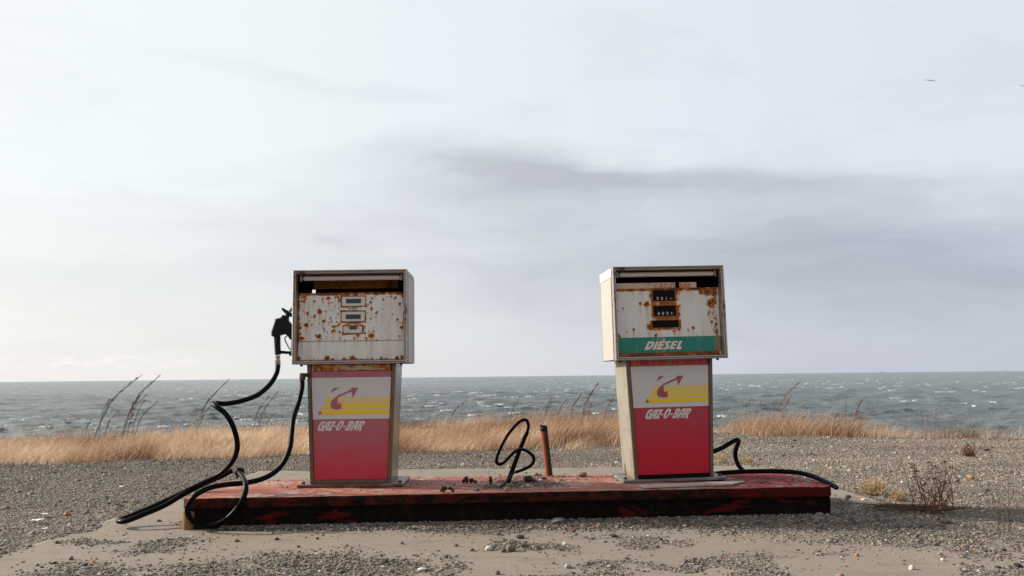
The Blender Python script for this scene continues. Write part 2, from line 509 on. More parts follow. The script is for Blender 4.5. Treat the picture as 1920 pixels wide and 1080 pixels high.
M['yellow'] = plain('yellow_stripe_paint', (0.85, 0.57, 0.002), 0.45, 0, 0.06, 10)
M['mauve'] = plain('faded_emblem_red', (0.40, 0.10, 0.135), 0.45, 0, 0.12, 12)
M['emblemred'] = plain('emblem_red', (0.36, 0.060, 0.095), 0.45, 0, 0.12, 12)
M['lettering'] = plain('white_lettering', (0.64, 0.62, 0.60), 0.45, 0, 0.05, 12)

def island_top():
    m, T, b = new_mat('worn_red_painted_concrete')
    co = obj_co(T)
    n1 = T.noise(T.scale(co, (1, 1.6, 1)), 1.6, 8, 0.68)
    n2 = T.noise(co, 14, 8, 0.72)
    n3 = T.noise(co, 70, 5, 0.7)
    sx = T.node('ShaderNodeSeparateXYZ'); T.l.new(co, sx.inputs[0])
    pa = T.mix(n2, (0.27, 0.058, 0.040), (0.40, 0.165, 0.118))
    pa = T.mix(T.step(sx.outputs[0], 1.0, 1.6), pa, (0.30, 0.018, 0.024))          # darker red at the right end: pump shadow painted in
    conc = T.mix(n3, (0.30, 0.25, 0.21), (0.46, 0.39, 0.32))
    f = T.math('ADD', T.math('MULTIPLY', n2, 0.62), T.math('MULTIPLY', n1, 0.45))
    c = T.mix(T.step(f, 0.535, 0.62), pa, conc)
    og = T.noise(T.scale(co, (2, 4, 1)), 1.3, 5, 0.6)
    c = T.mix(T.math('MULTIPLY', T.step(og, 0.56, 0.70), 0.55), c, (0.34, 0.12, 0.04))
    dk = T.noise(T.scale(co, (1, 1.5, 1)), 40, 7, 0.8)
    c = T.mix(T.math('MULTIPLY', T.step(dk, 0.51, 0.60), T.step(T.noise(co, 3.2, 4, 0.6), 0.36, 0.56)), c, (0.15, 0.022, 0.016))
    T.set(b.inputs['Base Color'], c); b.inputs['Roughness'].default_value = 0.75; b.inputs['Specular IOR Level'].default_value = 0.25
    bump(T, b, T.math('ADD', n3, T.math('MULTIPLY', f, 2.0)), 0.5, 0.006)
    return m
M['island_top'] = island_top()
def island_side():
    m, T, b = new_mat('soot_and_shade_flaking_paint')
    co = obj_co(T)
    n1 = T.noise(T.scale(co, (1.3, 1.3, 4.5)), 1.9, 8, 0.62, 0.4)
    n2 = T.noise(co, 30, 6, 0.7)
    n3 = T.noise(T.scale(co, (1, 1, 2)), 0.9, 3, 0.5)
    blk = T.mix(n2, (0.003, 0.002, 0.002), (0.010, 0.006, 0.004))  # near-black base: grime, and the front's shade put into the colour
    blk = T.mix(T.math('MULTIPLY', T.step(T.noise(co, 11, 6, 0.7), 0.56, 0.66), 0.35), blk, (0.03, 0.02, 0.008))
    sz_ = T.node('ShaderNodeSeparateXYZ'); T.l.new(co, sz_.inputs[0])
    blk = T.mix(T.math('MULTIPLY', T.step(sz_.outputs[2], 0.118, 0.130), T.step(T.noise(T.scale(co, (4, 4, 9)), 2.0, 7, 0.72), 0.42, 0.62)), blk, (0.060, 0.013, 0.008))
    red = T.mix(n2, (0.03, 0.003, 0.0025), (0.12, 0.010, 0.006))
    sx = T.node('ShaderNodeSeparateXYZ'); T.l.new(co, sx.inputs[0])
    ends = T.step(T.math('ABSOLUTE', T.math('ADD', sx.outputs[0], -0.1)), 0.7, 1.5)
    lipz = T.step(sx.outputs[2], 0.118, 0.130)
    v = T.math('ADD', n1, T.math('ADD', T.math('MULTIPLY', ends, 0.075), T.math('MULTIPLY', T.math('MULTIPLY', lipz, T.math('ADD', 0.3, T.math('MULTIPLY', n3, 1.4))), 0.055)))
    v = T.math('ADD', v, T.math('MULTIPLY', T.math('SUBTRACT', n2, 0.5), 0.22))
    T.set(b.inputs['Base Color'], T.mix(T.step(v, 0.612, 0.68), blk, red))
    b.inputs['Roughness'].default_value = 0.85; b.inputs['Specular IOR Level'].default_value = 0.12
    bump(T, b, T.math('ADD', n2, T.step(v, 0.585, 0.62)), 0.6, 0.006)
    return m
M['island_side'] = island_side()

def slab_mat():
    m, T, b = new_mat('old_concrete')
    co = obj_co(T)
    g = T.node('ShaderNodeAttribute', attribute_name='grit').outputs['Fac']
    n1 = T.noise(co, 1.1, 6, 0.6); n2 = T.noise(co, 45, 5, 0.7)
    rk = T.noise(T.scale(co, (2.0, 60, 1)), 1.0, 4, 0.6)                 # broom marks
    c = T.mix(n1, (0.225, 0.187, 0.148), (0.325, 0.278, 0.228))
    c = T.mix(T.math('MULTIPLY', T.step(n2, 0.42, 0.66), 0.40), c, (0.17, 0.138, 0.11))
    c = T.mix(T.math('MULTIPLY', T.step(rk, 0.50, 0.75), 0.20), c, (0.22, 0.18, 0.15))
    bl = T.noise(T.scale(co, (1, 2.2, 1)), 2.6, 7, 0.7)
    c = T.mix(T.math('MULTIPLY', T.step(bl, 0.50, 0.68), 0.45), c, (0.155, 0.128, 0.105))
    sk = T.noise(co, 150, 3, 0.6)
    c = T.mix(T.math('MULTIPLY', T.step(sk, 0.60, 0.70), T.step(bl, 0.40, 0.60)), c, (0.07, 0.055, 0.045))
    vc = T.voro(co, 130, 'Color'); sv = T.node('ShaderNodeSeparateColor'); T.l.new(vc, sv.inputs[0])
    gc = T.ramp(sv.outputs[0], [(0.0, (0.05, 0.045, 0.045)), (0.35, (0.15, 0.125, 0.105)), (0.7, (0.26, 0.22, 0.18)), (1.0, (0.42, 0.37, 0.32))])
    gf = T.step(T.math('ADD', g, T.math('MULTIPLY', T.math('SUBTRACT', T.noise(co, 60, 4, 0.7), 0.5), 0.9)), 0.42, 0.58)
    c = T.mix(gf, c, gc)
    T.set(b.inputs['Base Color'], c); b.inputs['Roughness'].default_value = 0.9; b.inputs['Specular IOR Level'].default_value = 0.15
    bump(T, b, T.math('ADD', T.math('MULTIPLY', n2, 0.5), T.math('ADD', T.math('MULTIPLY', T.math('MULTIPLY', T.voro(co, 130), gf), 1.5), T.math('MULTIPLY', rk, 0.25))), 0.5, 0.006)
    return m
M['slab'] = slab_mat()

def ground_mat():
    m, T, b = new_mat('gravel_ground')
    co = obj_co(T)
    n1 = T.noise(T.scale(co, (0.5, 1.2, 1)), 1.0, 5, 0.6)
    vc = T.voro(co, 75, 'Color'); sv = T.node('ShaderNodeSeparateColor'); T.l.new(vc, sv.inputs[0])
    c = T.ramp(sv.outputs[0], [(0.0, (0.10, 0.085, 0.072)), (0.4, (0.19, 0.16, 0.132)), (0.75, (0.26, 0.222, 0.18)), (1.0, (0.38, 0.33, 0.27))])
    c = T.mix(T.math('MULTIPLY', T.step(n1, 0.35, 0.7), 0.5), c, (0.24, 0.205, 0.165))
    T.set(b.inputs['Base Color'], c); b.inputs['Roughness'].default_value = 0.9; b.inputs['Specular IOR Level'].default_value = 0.15
    bump(T, b, T.voro(co, 75), 0.9, 0.012)
    return m
M['ground'] = ground_mat()

def pebble_mat(name, stops):
    m, T, b = new_mat(name)
    a = T.node('ShaderNodeAttribute', attribute_name='tone', attribute_type='INSTANCER').outputs['Fac']
    c = T.ramp(a, stops)
    n = T.noise(obj_co(T), 2.5, 5, 0.6)
    c = T.mix(T.math('MULTIPLY', n, 0.35), c, (0.12, 0.10, 0.085))
    T.set(b.inputs['Base Color'], c); b.inputs['Roughness'].default_value = 0.7; b.inputs['Specular IOR Level'].default_value = 0.3
    return m
M['pebble'] = pebble_mat('mixed_pebbles', [(0.0, (0.030, 0.027, 0.028)), (0.18, (0.090, 0.075, 0.064)), (0.42, (0.205, 0.170, 0.134)), (0.66, (0.32, 0.265, 0.205)),
                                            (0.80, (0.42, 0.37, 0.30)), (0.875, (0.50, 0.45, 0.39)), (0.90, (0.32, 0.13, 0.05)), (0.935, (0.42, 0.19, 0.08)), (0.95, (0.52, 0.48, 0.43)), (1.0, (0.70, 0.67, 0.62))])
def stone_mat(name, col):
    m = plain(name, col, 0.7, 0, 0.35, 60, 0.25, tuple(c * 0.6 for c in col), 0.4)
    return m

# ------------------------------------------------------------------ terrain
EX = [-40, -12, -6.6, -4, -1, 1, 3.2, 5.5, 7, 14, 40]
EY = [9.5, 10.8, 11.6, 13.0, 14.4, 14.5, 13.4, 12.1, 11.6, 11.0, 9.5]
def edgeY(x): return np.interp(x, EX, EY)
def terr(x, y):
    d = y - edgeY(x)
    z = -0.012 - 0.33 * np.clip(d, 0, None) ** 1.05
    z = np.maximum(z, -6.0)
    return z + 0.014 * (fbm(np.asarray(x) * 0.9, np.asarray(y) * 0.9, 3) - 0.5) - 0.004
SX0, SX1, SY1 = -2.66, 2.62, 8.45
def slab_shape(x, y):
    """positive inside the concrete apron"""
    a = np.minimum(x - (SX0 + (y - 4.5) * 0.05), (SX1 - 0.06 * (y - 5)) - x)
    return np.minimum(a, SY1 - y)
gx = np.concatenate([np.linspace(-120, -12, 20), np.linspace(-11.5, 11.5, 150), np.linspace(12, 120, 20)])
gy = np.concatenate([np.linspace(-60, 1, 14), np.linspace(1.5, 18, 110), np.linspace(19, 60, 18)])
GX, GY = np.meshgrid(gx, gy)
GZ = terr(GX, GY)
GZ = np.where(slab_shape(GX, GY) > 0.15, GZ - 0.03, GZ)
me = np_mesh('ground', np.stack([GX, GY, GZ], -1).reshape(-1, 3), grid_q(len(gy), len(gx)))
tag(link('ground', me, M['ground'], None, True), kind='structure')

# gravel patches that lie on the concrete, mapped on the photograph
PATCH = [([(130, 1012), (190, 990), (330, 983), (430, 998), (380, 1012), (300, 1036), (200, 1030)], 0.55),
         ([(0, 1120), (0, 1085), (150, 1052), (330, 1062), (520, 1046), (640, 1036), (760, 1048), (850, 1070), (850, 1200), (0, 1200)], 0.95),
         ([(480, 990), (600, 968), (1100, 952), (1600, 945), (1600, 985), (1420, 985), (1180, 983), (1080, 992), (850, 1002), (720, 988)], 1.0),
         ([(1560, 985), (1590, 972), (1660, 958), (1700, 940), (1960, 925), (1960, 1040), (1740, 1016), (1560, 1014), (1380, 1000), (1250, 982)], 1.0),
         ([(860, 1022), (960, 1008), (1050, 1015), (1230, 1006), (1330, 1030), (1520, 1048), (1560, 1090), (1500, 1200), (840, 1200), (840, 1060)], 0.52),
         ([(1400, 1035), (1560, 1040), (1960, 1015), (1960, 1200), (1450, 1200)], 0.42),
         ([(880, 905), (1050, 900), (1060, 912), (920, 918)], 0.0)]
def grit_density(x, y, jit=0.0):
    px, py = to_px(x, y, np.zeros_like(x))
    jx = (fbm(x * 3.1, y * 3.1, 4, 3) - 0.5) * 90; jy = (fbm(x * 3.1, y * 3.1, 4, 9) - 0.5) * 36
    nz = fbm(x * 4.2, y * 4.2, 5, 21)
    if jit:
        rj = np.random.RandomState(77); jx = jx + rj.normal(0, 26, np.shape(x)) * jit; jy = jy + rj.normal(0, 7, np.shape(x)) * jit
    d = np.zeros_like(x)
    for pl, amt in PATCH:
        i = inpoly(px + jx, py + jy, pl)
        v = (0.35 + 0.65 * sstep(nz, 0.30, 0.50)) if amt >= 0.9 else sstep(nz, 0.58 - amt * 0.26, 0.74 - amt * 0.26)
        d = np.maximum(d, np.where(i, v * min(1, amt + 0.3), 0))
    d = np.maximum(d, 0.9 * sstep(slab_shape(x, y) + (nz - 0.5) * 0.35, 0.03, -0.05))
    # wider spill over the right-hand corner of the apron
    d = np.maximum(d, 0.9 * sstep(x + (nz - 0.5) * 0.8, 2.40, 2.65) * sstep(y, 6.6, 7.0))
    return d
sx = np.linspace(-2.95, 2.62, 230); sy = np.linspace(0.6, SY1, 330)
SXg, SYg = np.meshgrid(sx, sy)
xs = SX0 + (SYg - 4.5) * 0.05
u_ = (SXg + 2.95) / 5.57
xe = SX1 - 0.06 * (SYg - 5)
SXX = xs + u_ * (xe - xs)
SZ = 0.004 * (fbm(SXX * 1.5, SYg * 1.5, 3, 4) - 0.5)
V = np.stack([SXX, SYg, SZ], -1).reshape(-1, 3)
Q = grid_q(len(sy), len(sx))
me = np_mesh('concrete_apron', V, Q)
add_attr(me, 'grit', grit_density(SXX, SYg))
# skirt down into the ground
bm = bmesh.new(); bm.from_mesh(me)
be = [e for e in bm.edges if e.is_boundary]
r = bmesh.ops.extrude_edge_only(bm, edges=be)
for v in r['geom']:
    if isinstance(v, bmesh.types.BMVert): v.co.z -= 0.15
bm.to_mesh(me); bm.free()
tag(link('pavement', me, M['slab'], None, False), kind='structure')

# ------------------------------------------------------------------ sea
SEA_Z = -3.0
HS = CAM_H - SEA_Z
def sea_mat():
    m, T, b = new_mat('sea_water')
    co = obj_co(T)
    foam = T.node('ShaderNodeAttribute', attribute_name='foam').outputs['Fac']
    n1 = T.noise(T.scale(co, (0.5, 1.1, 1)), 1.0, 6, 0.7)
    n2 = T.noise(T.scale(co, (2.6, 4.4, 1)), 1.0, 6, 0.75)
    n3 = T.noise(T.scale(co, (0.02, 0.01, 1)), 1.0, 4, 0.6)
    c = T.mix(n3, (0.076, 0.100, 0.094), (0.118, 0.146, 0.139))
    n4 = T.noise(T.scale(co, (0.16, 0.055, 1)), 1.0, 6, 0.7)
    c = T.mix(T.step(n4, 0.42, 0.66), c, (0.15, 0.175, 0.17))
    c = T.mix(T.step(n4, 0.44, 0.28), c, (0.055, 0.078, 0.074))
    ff = T.step(T.math('ADD', foam, T.math('MULTIPLY', T.math('SUBTRACT', n2, 0.5), 0.9)), 0.45, 0.75)
    T.set(b.inputs['Base Color'], T.mix(ff, c, (0.50, 0.53, 0.53)))
    T.set(b.inputs['Roughness'], T.math('ADD', 0.24, T.math('MULTIPLY', ff, 0.6)))
    b.inputs['IOR'].default_value = 1.33
    bump(T, b, T.math('ADD', T.math('MULTIPLY', n1, 1.6), T.math('MULTIPLY', n2, 0.60)), 1.0, 0.42)
    return m
M['sea'] = sea_mat()
rng = np.random.RandomState(11)
pp = np.concatenate([np.arange(190, 2.0, -0.18), np.array([1.8, 1.5, 1.2, 0.9, 0.6, 0.4, 0.3, 0.2])])
rr = FPX * HS / pp
th = np.linspace(R(-46), R(46), 1000)
TH, RR = np.meshgrid(th, rr)
WX = RR * np.sin(TH); WY = RR * np.cos(TH)
dr = np.gradient(rr)[:, None]
dx_ = np.zeros_like(WX); dy_ = np.zeros_like(WX); dz_ = np.zeros_like(WX); J = np.zeros_like(WX)
for k in range(64):
    lam = 0.7 * (11.0 / 0.7) ** rng.rand()
    ang = R(-62) + rng.randn() * R(34)          # waves run towards the shore and to the right
    kx, ky = math.cos(ang) * 2 * math.pi / lam, math.sin(ang) * 2 * math.pi / lam
    amp = 0.0062 * lam ** 1.0 * (0.6 + 0.8 * rng.rand())
    ph = rng.rand() * 6.28
    lod = np.clip(lam / (2.2 * dr) - 0.8, 0, 1)
    a = kx * WX + ky * WY + ph
    kk = 2 * math.pi / lam
    dz_ += lod * amp * np.cos(a)
    dx_ -= 0.9 * lod * amp * math.cos(ang) * np.sin(a); dy_ -= 0.9 * lod * amp * math.sin(ang) * np.sin(a)
    J += lod * amp * kk * np.cos(a)
gust = fbm(WX / 26, WY / 40, 3, 2)
foam = sstep(J, 0.95, 1.3) * sstep(gust, 0.42, 0.62)
V = np.stack([WX + dx_, WY + dy_, SEA_Z + dz_ * 0.95], -1).reshape(-1, 3)
me = np_mesh('sea', V, grid_q(len(rr), len(th)))
add_attr(me, 'foam', foam)
tag(link('sea', me, M['sea'], None, True), kind='structure')
# open water beside and behind the modelled swell
mb = MB(); ang = [R(a) for a in range(46, 315, 8)]
V = []; F = []
for a in [R(46) + (R(314) - R(46)) * i / 40 for i in range(41)]:
    for q in (60, 20000): V.append((q * math.sin(a), q * math.cos(a), SEA_Z - 0.02))
for i in range(40): F.append([2 * i, 2 * i + 1, 2 * i + 3, 2 * i + 2])

# whitecaps: small tumbling crests of foam with real height
rng = np.random.RandomState(23)
fv = []; fq = []
m_foam = plain('sea_foam', (0.48, 0.50, 0.50), 0.8, 0, 0.12, 2.0, 0.2)
cnt = 0
while cnt < 760:
    p = rng.uniform(1.2, 118) if rng.rand() < 0.42 else rng.uniform(1.2, 40)
    r0 = FPX * HS / p; t0 = rng.uniform(R(-40), R(40))
    x0 = r0 * math.sin(t0); y0 = r0 * math.cos(t0)
    if fbm(x0 / 30, y0 / 70, 3, 6) < 0.44: continue
    cnt += 1
    L = rng.uniform(0.12, 0.36) * (1 + r0 / 110.0) * (2.0 if rng.rand() < 0.10 else 1); L = min(L, 7)
    h = rng.uniform(0.015, 0.055) * (1 + r0 / 300.0)
    n = 14; o = len(fv)
    j1 = rng.rand(n) ; rot = rng.normal(0, 0.12)
    for i in range(n):
        u = i / (n - 1) * 2 - 1
        e = max(0.0, 1 - u * u) ** 0.6
        hh = h * e * (0.35 + 1.0 * j1[i]); ww = 0.35 * e * (0.5 + j1[(i + 3) % n])
        xx = x0 + u * L; yy = y0 + u * L * rot + 0.2 * (j1[(i + 5) % n] - 0.5)
        zb = SEA_Z + 0.14
        fv += [(xx, yy - ww, zb - 0.10), (xx, yy - ww * 0.5, zb + hh * 0.7), (xx, yy, zb + hh), (xx, yy + ww * 0.7, zb - 0.10)]
    for i in range(n - 1):
        for k in range(3):
            a = o + i * 4 + k
            fq.append((a, a + 4, a + 5, a + 1))
me = np_mesh('whitecaps', fv, fq)
tag(link('whitecaps', me, m_foam, None, True), 'small white foam crests scattered over the grey-green sea', 'foam', kind='stuff')

# ------------------------------------------------------------------ gravel
def rock_scatter(name, X, Y, Z, S, tone, mat, label, cat):
    n = len(X)
    me = bpy.data.meshes.new(name)
    me.vertices.add(n)
    me.vertices.foreach_set('co', np.stack([X, Y, Z], 1).astype(np.float32).ravel())
    rs = np.random.RandomState(n)
    sv = np.stack([S * rs.uniform(0.8, 1.5, n), S * rs.uniform(0.7, 1.1, n), S * rs.uniform(0.38, 0.8, n)], 1)
    rt = np.stack([rs.normal(0, 0.22, n), rs.normal(0, 0.22, n), rs.uniform(0, 6.28, n)], 1)
    for nm, arr in (('scl', sv), ('rot', rt)):
        a = me.attributes.new(nm, 'FLOAT_VECTOR', 'POINT'); a.data.foreach_set('vector', arr.astype(np.float32).ravel())
    a = me.attributes.new('idx', 'INT', 'POINT'); a.data.foreach_set('value', rs.randint(0, 6, n).astype(np.int32))
    add_attr(me, 'tone', tone)
    o = link(name, me, mat)
    ng = bpy.data.node_groups.new(name + '_nodes', 'GeometryNodeTree')
    ng.interface.new_socket('Geometry', in_out='INPUT', socket_type='NodeSocketGeometry')
    ng.interface.new_socket('Geometry', in_out='OUTPUT', socket_type='NodeSocketGeometry')
    G = NT(ng)
    gi = G.node('NodeGroupInput'); go = G.node('NodeGroupOutput')
    join = G.node('GeometryNodeGeometryToInstance')
    for k in range(6):
        ico = G.node('GeometryNodeMeshIcoSphere'); ico.inputs['Radius'].default_value = 1; ico.inputs['Subdivisions'].default_value = 2
        pos = G.node('GeometryNodeInputPosition')
        off = G.vmath('ADD', pos.outputs[0], (k * 7.3, k * 3.1, 0))
        nz = G.node('ShaderNodeTexNoise'); nz.inputs['Scale'].default_value = 0.75; nz.inputs['Detail'].default_value = 1.5
        G.l.new(off, nz.inputs['Vector'])
        d = G.vmath('MULTIPLY', G.vmath('SUBTRACT', nz.outputs['Color'], (0.5, 0.5, 0.5)), (1.5, 1.5, 1.5))
        sp = G.node('GeometryNodeSetPosition'); G.l.new(ico.outputs[0], sp.inputs['Geometry']); G.l.new(d, sp.inputs['Offset'])
        sm = G.node('GeometryNodeSetMaterial'); sm.inputs['Material'].default_value = mat
        G.l.new(sp.outputs[0], sm.inputs['Geometry'])
        ss = G.node('GeometryNodeSetShadeSmooth'); ss.inputs['Shade Smooth'].default_value = (k % 2 == 0); G.l.new(sm.outputs[0], ss.inputs['Geometry'])
        G.l.new(ss.outputs[0], join.inputs[0])
    iop = G.node('GeometryNodeInstanceOnPoints')
    G.l.new(gi.outputs[0], iop.inputs['Points']); G.l.new(join.outputs[0], iop.inputs['Instance'])
    iop.inputs['Pick Instance'].default_value = True
    def attr(nm, t):
        a_ = G.node('GeometryNodeInputNamedAttribute', data_type=t); a_.inputs[0].default_value = nm
        return a_.outputs[0]
    G.l.new(attr('idx', 'INT'), iop.inputs['Instance Index'])
    e2r = G.node('FunctionNodeEulerToRotation'); G.l.new(attr('rot', 'FLOAT_VECTOR'), e2r.inputs[0])
    G.l.new(e2r.outputs[0], iop.inputs['Rotation'])
    G.l.new(attr('scl', 'FLOAT_VECTOR'), iop.inputs['Scale'])
    G.l.new(iop.outputs[0], go.inputs[0])
    md = o.modifiers.new('scatter', 'NODES'); md.node_group = ng
    tag(o, label, cat, kind='stuff')
    return o
rs = np.random.RandomState(3)
def visible(x, y, m=520):
    px, py = to_px(x, y, np.zeros_like(x))
    return (px > -m) & (px < 1920 + m) & (py < 1080 + m)
IS_F0, IS_F1 = Vector((-2.0, 5.19, 0)), Vector((2.05, 5.44, 0))
def in_island(x, y):
    f = 5.19 + (x + 2.0) * (0.25 / 4.05)
    return (x > -2.06) & (x < 2.12) & (y > f - 0.01) & (y < f + 0.98)
# (a) gravel field
n = 1000000
x = rs.uniform(-11.2, 11.2, n); y = 3.4 + (15 - 3.4) * rs.rand(n) ** 1.25
k = visible(x, y) & (slab_shape(x, y) < 0.0) & (y < edgeY(x) + 0.3)
dens = np.where(y < 7, 1.0, np.clip(1.15 - (y - 7) * 0.11, 0.35, 1))
k &= rs.rand(n) < dens
x, y = x[k], y[k]
s = 0.0026 + 0.0050 * rs.rand(len(x)) ** 3.2 + np.where(rs.rand(len(x)) < 0.010, 0.014 * rs.rand(len(x)), 0) + 0.00035 * (y - 5)
coarse = fbm(x * 0.5, y * 1.4, 4, 31)
s *= 0.75 + 0.6 * coarse
tn = np.clip(rs.beta(2.6, 2.2, len(x)) * 0.90 + (fbm(x * 0.7, y * 1.6, 4, 8) - 0.5) * 0.45, 0, 0.86)
rare = rs.rand(len(x)); tn = np.where(rare < 0.018, rs.uniform(0.88, 0.94, len(x)), np.where(rare < 0.028, rs.uniform(0.95, 1, len(x)), tn))
rock_scatter('gravel', x, y, terr(x, y) + s * 0.25, s, tn, M['pebble'], 'grey and tan beach gravel covering the ground round the concrete apron', 'gravel')
print('gravel field', len(x))
# (b) loose gravel on the apron
n = 620000
x = rs.uniform(-3.0, 3.2, n); y = rs.uniform(3.5, 9, n)
g = grit_density(x, y, 1.0)
k = visible(x, y, 300) & (slab_shape(x, y) > -0.02) & ~in_island(x, y)
sparse = 0.022 * sstep(fbm(x * 2.5, y * 2.5, 3, 12), 0.4, 0.75) * np.where(y < 5.2, 1, 0.15)
k &= rs.rand(n) < np.clip(g * 0.42, sparse, 0.42)
x, y = x[k], y[k]
s = 0.0022 + 0.0058 * rs.rand(len(x)) ** 3.2 + np.where(rs.rand(len(x)) < 0.012, 0.013 * rs.rand(len(x)), 0)
tn = np.clip(rs.beta(1.6, 2.2, len(x)) * 0.86, 0, 0.86)
rare = rs.rand(len(x)); tn = np.where(rare < 0.035, rs.uniform(0.88, 0.94, len(x)), np.where(rare < 0.05, rs.uniform(0.95, 1, len(x)), tn))
rock_scatter('loose_gravel', x, y, np.zeros(len(x)) + s * 0.3, s, tn, M['pebble'], 'loose grit and pebbles strewn in patches over the pale concrete apron', 'gravel')
print('loose', len(x))
# (b2) grit banked against the island's front foot, its dark tone standing in for shade
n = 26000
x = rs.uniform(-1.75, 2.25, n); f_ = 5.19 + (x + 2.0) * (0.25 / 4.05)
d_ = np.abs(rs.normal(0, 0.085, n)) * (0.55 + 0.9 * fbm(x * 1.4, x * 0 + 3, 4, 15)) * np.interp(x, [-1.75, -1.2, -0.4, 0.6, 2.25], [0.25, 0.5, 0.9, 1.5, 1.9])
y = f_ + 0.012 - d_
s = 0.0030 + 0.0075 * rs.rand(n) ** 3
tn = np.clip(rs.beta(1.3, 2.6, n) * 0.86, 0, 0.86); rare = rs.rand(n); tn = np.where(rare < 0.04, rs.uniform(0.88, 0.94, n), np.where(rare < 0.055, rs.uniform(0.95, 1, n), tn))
rock_scatter('foot_grit', x, y, s * 0.4 + 0.012 * np.exp(-d_ / 0.05), s, tn, M['pebble'], 'grit and crumbs toned dark for shade along the front foot of the pump island', 'grit')
# (c) grit lying on the island top
pts = []
for (cx, cy, rx, ry, nn) in [(985, 898, 50, 6, 300), (1010, 907, 45, 5, 360), (935, 912, 40, 4, 200), (965, 902, 55, 7, 160), (700, 905, 330, 20, 120), (1440, 900, 110, 12, 90), (1120, 895, 130, 8, 60)]:
    for _ in range(nn):
        p = on(cx + random.gauss(0, rx * 0.5), cy + random.gauss(0, ry * 0.5), 0.184)
        if in_island(np.array(p.x), np.array(p.y)): pts.append((p.x, p.y))
pts = np.array(pts); s = 0.003 + 0.006 * rs.rand(len(pts)) ** 2
rock_scatter('island_grit', pts[:, 0], pts[:, 1], np.full(len(pts), 0.184), s, rs.beta(1.5, 2.4, len(pts)) * 0.86, M['pebble'], 'dark grit and rust crumbs scattered on top of the red pump island', 'grit')

# ------------------------------------------------------------------ grass
def grass_mat():
    m, T, b = new_mat('dry_grass')
    t = T.node('ShaderNodeAttribute', attribute_name='tint').outputs['Fac']
    c = T.ramp(t, [(0.0, (0.17, 0.085, 0.042)), (0.3, (0.44, 0.275, 0.165)), (0.65, (0.68, 0.48, 0.32)), (1.0, (0.84, 0.67, 0.49))])
    T.set(b.inputs['Base Color'], c); b.inputs['Roughness'].default_value = 0.7; b.inputs['Specular IOR Level'].default_value = 0.2
    tr = T.node('ShaderNodeBsdfTranslucent'); T.l.new(c, tr.inputs[0])
    mx = T.node('ShaderNodeMixShader'); mx.inputs[0].default_value = 0.25
    out = [q for q in T.n if q.type == 'OUTPUT_MATERIAL'][0]
    T.l.new(b.outputs[0], mx.inputs[1]); T.l.new(tr.outputs[0], mx.inputs[2]); T.l.new(mx.outputs[0], out.inputs[0])
    return m
M['grass'] = grass_mat()
def blades(name, x, y, z, h, lean, width, tint, mat, parent=None, seg=4, spread=0.5):
    n = len(x); rs = np.random.RandomState(n + 1)
    ts = np.linspace(0, 1, seg + 1)
    az_ = rs.normal(0, spread, n)                      # lean direction round +X (the wind)
    az_ = np.where(rs.rand(n) < 0.35, rs.uniform(0, 6.28, n), az_)
    L = h * lean
    wa = rs.uniform(-0.9, 0.9, n)                      # blade plane mostly across the view
    V = np.zeros((n, seg + 1, 2, 3)); 
    for i, t in enumerate(ts):
        cx = x + np.cos(az_) * L * t ** 1.8; cy = y + np.sin(az_) * L * t ** 1.8 * 0.7
        cz = z + h * (t - 0.22 * lean * t * t)
        ww = width * (1 - t * 0.88) * 0.5
        V[:, i, 0] = np.stack([cx - ww * np.cos(wa), cy - ww * np.sin(wa), cz], 1)
        V[:, i, 1] = np.stack([cx + ww * np.cos(wa), cy + ww * np.sin(wa), cz], 1)
    b_ = np.arange(n)[:, None] * (2 * (seg + 1)) + (np.arange(seg) * 2)[None, :]
    b_ = b_.ravel(); Q = np.stack([b_, b_ + 1, b_ + 3, b_ + 2], 1)
    me = np_mesh(name, V.reshape(-1, 3), Q)
    add_attr(me, 'tint', np.repeat(tint, 2 * (seg + 1)))
    return link(name, me, mat, parent, True)
NX = [-9, -5.5, -3.8, -2.5, -1.3, 0.9, 1.4, 2.1, 3.0, 3.6, 4.4, 5.5, 7, 9]
NY = [8.6, 9.25, 9.75, 10.05, 10.3, 10.6, 10.8, 11.8, 13.0, 12.6, 12.15, 11.75, 11.35, 11.0]
n = 345000
x = rs.uniform(-13, 11.2, n); y = rs.uniform(8.6, 16.5, n)
ny = np.interp(x, NX, NY) + (fbm(x * 1.6, y * 1.6, 3, 40) - 0.5) * 0.7
ey = edgeY(x)
k = (y > ny) & (y < ey + 1.7) & visible(x, y)
k &= (rs.rand(n) < sstep(y, ny - 0.02, ny + 0.45) * 0.9 + 0.1)
# thin, sparser fringe on the right
right = sstep(x, 2.6, 3.2)
rd = np.interp(x, [2.8, 3.3, 3.55, 4.6, 5.2, 5.8, 6.2, 6.6, 7.2], [0.25, 0.3, 1.0, 0.95, 0.55, 0.30, 0.55, 0.35, 0.3])
k &= (rs.rand(n) < np.where(x > 2.8, rd, 1.0))
k &= ~((x > 2.8) & (y > ey + 0.7))
x, y = x[k], y[k]
cl = fbm(x * 0.9, y * 1.5, 4, 50); cf = fbm(x * 4, y * 4, 3, 60)
h = (0.085 + 0.26 * cl) * (0.5 + 0.9 * rs.rand(len(x))) * (0.6 + 0.8 * cf)
h *= np.interp(x, [-9, -6, -3, 0.5, 1.6, 2.6, 3.1, 3.5, 4.1, 4.8, 5.4, 6.2, 8], [0.85, 0.9, 0.95, 0.92, 1.1, 0.7, 0.6, 1.45, 1.5, 1.2, 0.85, 0.95, 0.8])
tall = rs.rand(len(x)) < np.interp(x, [-9, -1, 0.6, 1.6, 2.8, 3.4, 4.3, 5.2, 7], [0.02, 0.02, 0.06, 0.13, 0.03, 0.10, 0.10, 0.05, 0.04])
h = np.where(tall, np.minimum(h * rs.uniform(1.4, 2.4, len(x)), rs.uniform(0.3, 0.52, len(x))), h)
